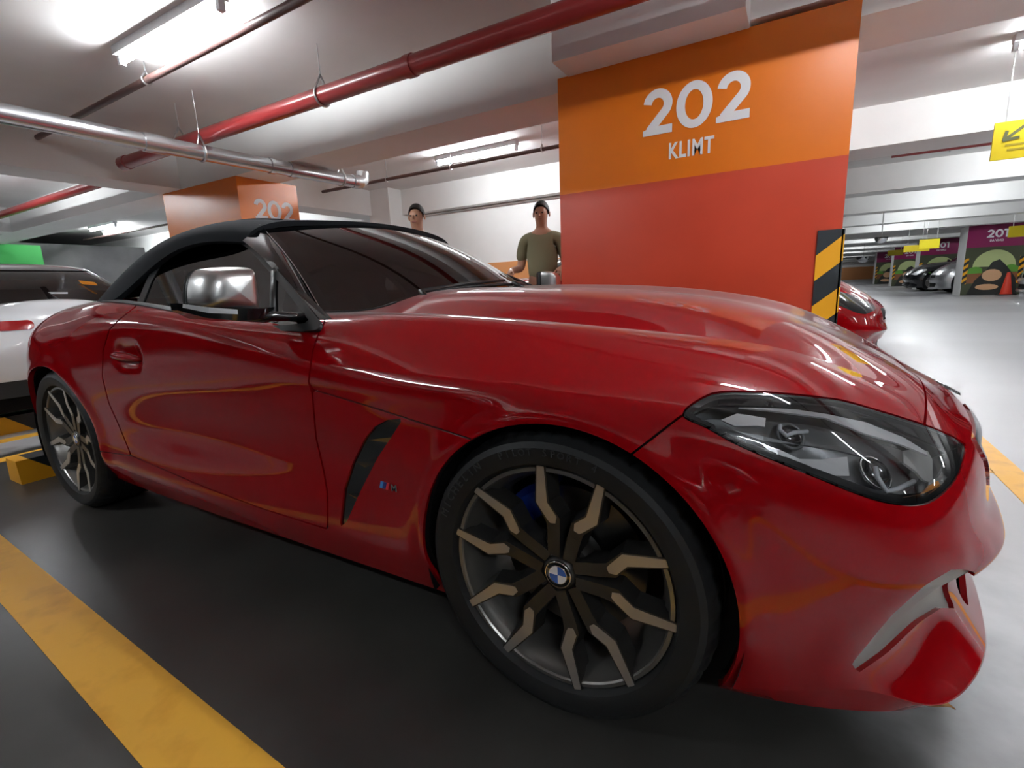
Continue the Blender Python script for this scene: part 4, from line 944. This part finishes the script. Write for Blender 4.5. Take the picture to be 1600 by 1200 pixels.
for (px, py, y, r, lab) in ((1377,372,13.0,.13,'dome mirror hanging under the ceiling right of the wide column'),(1349,402,30.0,.30,'dome mirror in front of the far pink wall')):
    p = at_y((px, py), y); dm = tag(empty('dome_mirror', tuple(p)), lab, 'mirror')
    MB().lathe([(r,0),(r*.96,-r*.25),(r*.8,-r*.55),(r*.5,-r*.8),(0,-r*.92)], 20, axis='z').build('dome', 'chrome', dm, smooth=True)
    MB().lathe([(0,.02),(r*1.02,.02),(r*1.02,-.01)], 20, axis='z').build('dome_plate', 'black_plastic', dm)
    MB().tube([(0,0,.02),(0,0,max(.05, 2.75-p[2]))], .01, 6).build('dome_rod', 'steel', dm)
# ------------------------------------------------------------------ other cars
def plain_wheel(parent, x, y, r, s):
    wt = MB().lathe([(r*.66,.02),(r*.72,0),(r*.9,-.01),(r*.98,.02),(r,.05),(r,.2),(r*.9,.23),(r*.6,.22)], 32).xf(lambda v: (v[0]+x, y+v[1]*s, v[2]+r)).build('wheel', 'rubber', parent, angle=.6)
    MB().lathe([(r*.66,.02),(r*.64,.05),(r*.3,.05),(.0,.04)], 32).xf(lambda v: (v[0]+x, y+v[1]*s, v[2]+r)).build('wheel_rim', 'rim_lip', wt, angle=.6)
    for k in range(5):
        a = k*2*PI/5+.3; d = Vector((math.cos(a),0,math.sin(a))); MB().tube([Vector((x, y+.035*s, r))+d*r*.1, Vector((x, y+.015*s, r))+d*r*.63], r*.06, 6).build('wheel_spoke', 'rim_machined', wt)
def other_car(name, label, loc, rz, paint, zs, roof, rear_lamps=True, glassm='tint_glass', roofm=None, length=1.0, lampm='headlamp_silver', grille='dark_void', tl_f=None):
    """saloon or estate on the same general plan: lower body, glasshouse, roof, lamps, wheels"""
    tl_f = tail_f if tl_f is None else tl_f
    t = tag(empty(name, loc, rz), label, 'car')
    def tf(V): 
        V = np.array(V, float).copy(); V[:,0] = (V[:,0]+1.235)*length; z = V[:,2]; V[:,2] = np.where(z < .2, z, .2+(z-.2)*zs); return V
    def bp(nm, fields, m, off=0.0):
        V, N, T = panel(fields, off); V = tf(V); F = [tuple(q) for q in T]; n0 = len(V); N2 = N*np.array([1,1,1/zs]); N2 /= np.linalg.norm(N2, axis=1, keepdims=True)
        if nm in ('headlamp', 'tail_lamp'):
            mesh_obj(nm, V, F, m, t, normals=N2); return mesh_obj(nm, V*np.array([1,-1,1]), [f[::-1] for f in F], m, t, normals=N2*np.array([1,-1,1]))
        return mesh_obj(nm, np.concatenate([V, V*np.array([1,-1,1])]), F+[tuple(i+n0 for i in f[::-1]) for f in F], m, t, normals=np.concatenate([N2, N2*np.array([1,-1,1])]))
    rad = .34*(.6+.4*zs); af = arch_f*.0+(.36-np.hypot(BX-.012, BZ-.333)); ar = .365-np.hypot(BX+2.47, BZ-.333)
    bp('body', [af, ar, -hl_f, -kid_f, -low_f, -tl_f], paint)
    hl = bp('headlamp', [hl_f], lampm); bp('grille', [kid_f-.004], grille, -.01); bp('lower_grille', [low_f-.004], 'dark_void', -.02)
    bp('tail_lamp', [tl_f-.002], 'tail_red', .004)
    bp('lower_trim', [np.maximum(BZ-.42, BX+3.05)], 'black_plastic', .004)
    # glasshouse net: rows belt to roof middle, columns front to rear
    G_ = np.array(roof, float); V, N, T = net_patch(G_, 40, 24); V = V.copy(); V[:,0] += 1.235; V[:,0] *= length
    n0 = len(V); F = [tuple(q) for q in T]
    top = V[:,2].max()
    gl = mesh_obj('windows', np.concatenate([V, V*np.array([1,-1,1])]), F+[tuple(i+n0 for i in f[::-1]) for f in F], glassm, t, normals=np.concatenate([N, N*np.array([1,-1,1])]))
    Vr, Nr, Tr, _ = clip(V, N, T, top-.085-V[:,2]); Vr = Vr+Nr*.006; Fr = [tuple(q) for q in Tr]; n0 = len(Vr)
    mesh_obj('roof', np.concatenate([Vr, Vr*np.array([1,-1,1])]), Fr+[tuple(i+n0 for i in f[::-1]) for f in Fr], roofm or paint, t, normals=np.concatenate([Nr, Nr*np.array([1,-1,1])]))
    for x in (0.012, -2.47):
        for s in (1, -1): plain_wheel(t, (x+1.235)*length, -.905*s, rad, s)
    MB().box(-1.9*length, 1.6*length, -.78, .78, .18, .32).build('underbody', 'dark_void', t)
    for s in (1, -1):
        MB().lathe([(.001,-.06),(.045,-.055),(.075,-.02),(.085,.02),(.07,.05),(.001,.055)], 16, axis='x').xf(lambda v: ((-.80+1.235)*length+v[0], s*1.0+v[1]*1.25, roof[0][0][2]+.09+v[2]*.8)).build('door_mirror', 'black_gloss' if paint == 'paint' else paint, t, smooth=True)
    return t
def glasshouse(zb, zt, xf, xr, xb, wb=.80, wt=.55, xd=None):
    """xf windscreen base, xr roof start, xb roof end, xd rear glass base"""
    rows = []
    for fr, wv, zv in ((0,wb,0),(.5,(wb+wt)/2+.03,.55),(.9,wt+.04,.90),(1,wt-.1,.98),(1,wt*.4,1.0),(1,0,1.0)):
        rows.append([(xf-(.02 if wv > .3 else -.12*(1-wv)), min(wv, wb-.1), zb+.01), (xf+(xr-xf)*.5*max(fr,.15), wv, zb+(zt-zb)*.55*max(zv,.0)+.005), (xr+(0 if fr > .8 else .0), wv, zb+(zt-zb)*zv), ((xr+xb)/2, wv, zb+(zt-zb)*zv*1.01), (xb, wv, zb+(zt-zb)*zv*.985), (xb+(xd-xb)*.55, wv*.98, zb+(zt-zb)*zv*.60), (xd, min(wv, wb-.08), zb+.01)])
    return rows
mat('paint_white', (.74,.75,.77), .3, 0, 1.0); mat('paint_black', (.008,.009,.012), .2, .2, 1.0); mat('paint_silver', (.55,.56,.58), .28, .8, 1.0); mat('paint_dark', (.10,.11,.13), .25, .6, 1.0)
rc = other_car('sports_car', 'second glossy red car mostly hidden behind the wide orange and red column', (-.92,4.0,0), 0, 'paint', 1.10, glasshouse(.98, 1.36, -.85, -1.4, -1.9, xd=-2.7), lampm='black_gloss')
wc = other_car('coupe', 'white coupe with black roof and slim red tail lamp behind the roadster', (-6.55,-.15,0), PI, 'paint_white', 1.04, glasshouse(.965, 1.34, -.85, -1.5, -2.0, xd=-2.95, wb=.76), roofm='black_gloss', tl_f=tail_wide)
other_car('city_suv', 'silver car facing the aisle beside the nearest plum column', (7.2,23.9,0), PI, 'paint_silver', 1.35, glasshouse(1.15, 1.62, -.75, -1.3, -2.6, xd=-3.1), lampm='headlamp_silver')
other_car('city_suv', 'black car parked behind the silver one', (6.85,26.8,0), PI, 'paint_black', 1.38, glasshouse(1.18, 1.70, -.75, -1.3, -2.6, xd=-3.1), lampm='headlamp_silver')
other_car('city_suv', 'added black car out of view on the near side, darkening the roadster side reflections', (-.35,-3.95,0), 0, 'paint_black', 1.38, glasshouse(1.18, 1.70, -.75, -1.3, -2.6, xd=-3.1))  # unseen car, added to darken what the roadster's side reflects
other_car('hatchback', 'dark grey car in front of the third plum column', (7.5,31.6,0), PI, 'paint_dark', 1.3, glasshouse(1.10, 1.58, -.75, -1.3, -2.6, xd=-3.1))
other_car('hatchback', 'light blue grey car cut off by the right edge past the traffic cone', (8.35,18.6,0), PI, 'paint_silver', 1.3, glasshouse(1.10, 1.58, -.75, -1.3, -2.6, xd=-3.1))
# stickers on the coupe's rear window
gw = next(o_ for o_ in wc.children if o_.name.startswith('windows')); bpy.context.view_layer.update()
GWm = np.array(wc.matrix_world); GV = np.array([v.co for v in gw.data.vertices]); GV = (np.c_[GV, np.ones(len(GV))]@GWm.T)[:, :3]; gp, gd = project(GV)
def sticker(pts, m, nm):
    L = []
    for p_ in pts:
        d2 = ((gp-np.array(p_))**2).sum(1); cand = np.argsort(d2)[:14]; dep = np.sort(gd[cand])[:4].mean()-.03; L.append(CAM+pix_ray(p_)*dep)
    L = np.array(L); dm_ = ((L-CAM)@FW).mean(); L = [CAM+pix_ray(p_)*dm_ for p_ in pts]
    L = L+[v+pix_ray(p_)*.004 for v, p_ in zip(L, pts)]; Wi = np.linalg.inv(GWm); L = (np.c_[np.array(L), np.ones(len(L))]@Wi.T)[:, :3]
    mesh_obj(nm, L, [(0,1,2,3),(7,6,5,4),(0,4,5,1),(1,5,6,2),(2,6,7,3),(3,7,4,0)], m, wc)
sticker([(122,438),(148,441),(153,446),(128,444)], 'amber', 'window_sticker'); sticker([(74,456.5),(106,456.5),(106,459),(74,459)], 'white_print', 'window_sticker')
# ------------------------------------------------------------------ people (standing; mostly hidden by the roadster)
mat('skin', (.42,.22,.14), .5); mat('hair_dark', (.015,.012,.010), .6); mat('shirt_olive', (.20,.19,.11), .8); mat('shirt_pink', (.45,.30,.26), .8); mat('trouser_navy', (.012,.018,.06), .8); mat('shoe', (.03,.03,.03), .6)
def skin_mesh(name, verts, edges, radii, m, parent, sub=2):
    me = bpy.data.meshes.new(name); me.from_pydata(verts, edges, []); o = bpy.data.objects.new(name, me); link(o, parent)
    mo = o.modifiers.new('skin', 'SKIN'); mo.use_smooth_shade = True
    for v, r in zip(me.skin_vertices[0].data, radii): v.radius = r if isinstance(r, tuple) else (r, r)
    me.skin_vertices[0].data[0].use_root = True
    ss = o.modifiers.new('sub', 'SUBSURF'); ss.levels = sub; ss.render_levels = sub; me.materials.append(M[m]); return o
def person(loc, rz, h, label, shirt, trouser, arm_bend=0.0):
    t = tag(empty('person', loc, rz), label, 'person'); k = h/1.75
    V = []; E = []; R = []
    def add(p, r, prev=None):
        V.append(tuple(c_*k for c_ in p)); R.append((r[0]*k, r[1]*k) if isinstance(r, tuple) else (r*k, r*k)); i = len(V)-1
        if prev is not None: E.append((prev, i))
        return i
    # local: faces -y
    pel = add((0,0,.95), (.15,.105)); wai = add((0,0,1.08), (.135,.10), pel); che = add((0,.0,1.28), (.165,.11), wai); nk0 = add((0,.01,1.44), (.09,.075), che); nk = add((0,.005,1.51), (.052,.054), nk0)
    hd0 = add((0,-.012,1.585), (.062,.075), nk); hd1 = add((0,-.010,1.655), (.074,.092), hd0); add((0,0,1.715), (.055,.07), hd1)
    arms = []
    for s in (1, -1):
        sh = add((.17*s,.01,1.41), .058, nk0); el = add((.235*s,.03,1.13), .043, sh); wr = add((.245*s,-.10-arm_bend,.93+arm_bend*.8), .028, el); pm = add((.24*s,-.145-arm_bend,.875+arm_bend), (.036,.018), wr); arms.append((sh, el))
        for q, (dx, ln) in enumerate(((-.028,.062),(-.010,.075),(.010,.070),(.027,.055))):
            a = add((.24*s+dx*s,-.175-arm_bend,.835+arm_bend), .0095, pm); b = add((.24*s+dx*s,-.19-arm_bend,.835-ln*.55+arm_bend), .009, a); add((.24*s+dx*s,-.185-arm_bend,.835-ln+arm_bend), .008, b)
        th = add((.21*s,-.165-arm_bend,.87+arm_bend), .011, pm); add((.19*s,-.19-arm_bend,.845+arm_bend), .0095, th)
        hp = add((.09*s,0,.88), .095, pel); kn = add((.10*s,-.01,.49), .062, hp); an = add((.105*s,.015,.09), .042, kn); add((.115*s,-.12,.035), (.045,.03), an)
    skin_mesh('body', V, E, R, 'skin', t)
    def cloth(nm, pts, edges, rad, m): skin_mesh(nm, [tuple(c_*k for c_ in p) for p in pts], edges, [(r[0]*k, r[1]*k) if isinstance(r, tuple) else (r*k, r*k) for r in rad], m, t)
    cloth('shirt', [(0,0,1.00),(0,0,1.10),(0,0,1.28),(0,.008,1.42),(.18,.01,1.405),(.23,.025,1.19),(-.18,.01,1.405),(-.23,.025,1.19)], [(0,1),(1,2),(2,3),(3,4),(4,5),(3,6),(6,7)], [(.165,.125),(.155,.12),(.185,.128),(.105,.088),.072,.060,.072,.060], shirt)
    cloth('trousers', [(0,0,1.02),(0,0,.93),(.09,0,.86),(.10,-.01,.49),(.105,.015,.08),(-.09,0,.86),(-.10,-.01,.49),(-.105,.015,.08)], [(0,1),(1,2),(2,3),(3,4),(1,5),(5,6),(6,7)], [(.158,.118),(.165,.122),.112,.078,.062,.112,.078,.062], trouser)
    for s in (1, -1): cloth('shoe', [(.105*s,.03,.045),(.11*s,-.06,.04),(.115*s,-.15,.032)], [(0,1),(1,2)], [.05,.048,(.045,.03)], 'shoe')
    hair = MB(); L = []; seg = 20
    for i in range(9):
        th = PI*.56*i/8
        for q in range(seg):
            a = q*2*PI/seg; fr = max(0, -math.sin(a)); th2 = th*(1-.42*fr); L.append((.080*math.sin(th2)*math.cos(a)*k, (.012+.100*math.sin(th2)*math.sin(a))*k, (1.668+.105*math.cos(th2))*k))
    hair.add(L, [(i*seg+q, i*seg+(q+1)%seg, (i+1)*seg+(q+1)%seg, (i+1)*seg+q) for i in range(8) for q in range(seg)]); hair.build('hair', 'hair_dark', t, smooth=True)
    fc = MB()
    for s in (1, -1): MB().lathe([(0,.012),(.008,.008),(.011,0),(.008,-.008),(0,-.012)], 10, axis='x').xf(lambda v: ((.030*s+v[0]*.9)*k, (-.088+v[1]*.6)*k, (1.645+v[2]*.7)*k)).build('eye', 'hair_dark', t, smooth=True)
    MB().add([(0,-.090,1.655),(.012,-.086,1.612),(-.012,-.086,1.612),(0,-.112,1.615)], [(0,1,3),(0,3,2),(1,2,3)]).xf(lambda v: tuple(c_*k for c_ in v)).build('nose', 'skin', t)
    MB().box(-.022, .022, -.088, -.078, 1.583, 1.590).xf(lambda v: tuple(c_*k for c_ in v)).build('mouth', mat('lip', (.30,.10,.08), .5) if 'lip' not in M else 'lip', t)
    for s in (1, -1): MB().lathe([(0,.008),(.02,.006),(.026,0),(.02,-.006),(0,-.008)], 10, axis='x').xf(lambda v: ((.080*s+v[0])*k, (.01+v[1]*.7)*k, (1.64+v[2]*1.1)*k)).build('ear', 'skin', t, smooth=True)
    return t
person((-1.78,2.72,0), .25, 1.74, 'person in an olive shirt and navy trousers standing left of the wide column', 'shirt_olive', 'trouser_navy', .22)
person((-2.95,2.25,0), .35, 1.79, 'person with dark hair standing behind the windscreen of the roadster', 'shirt_pink', 'trouser_navy')
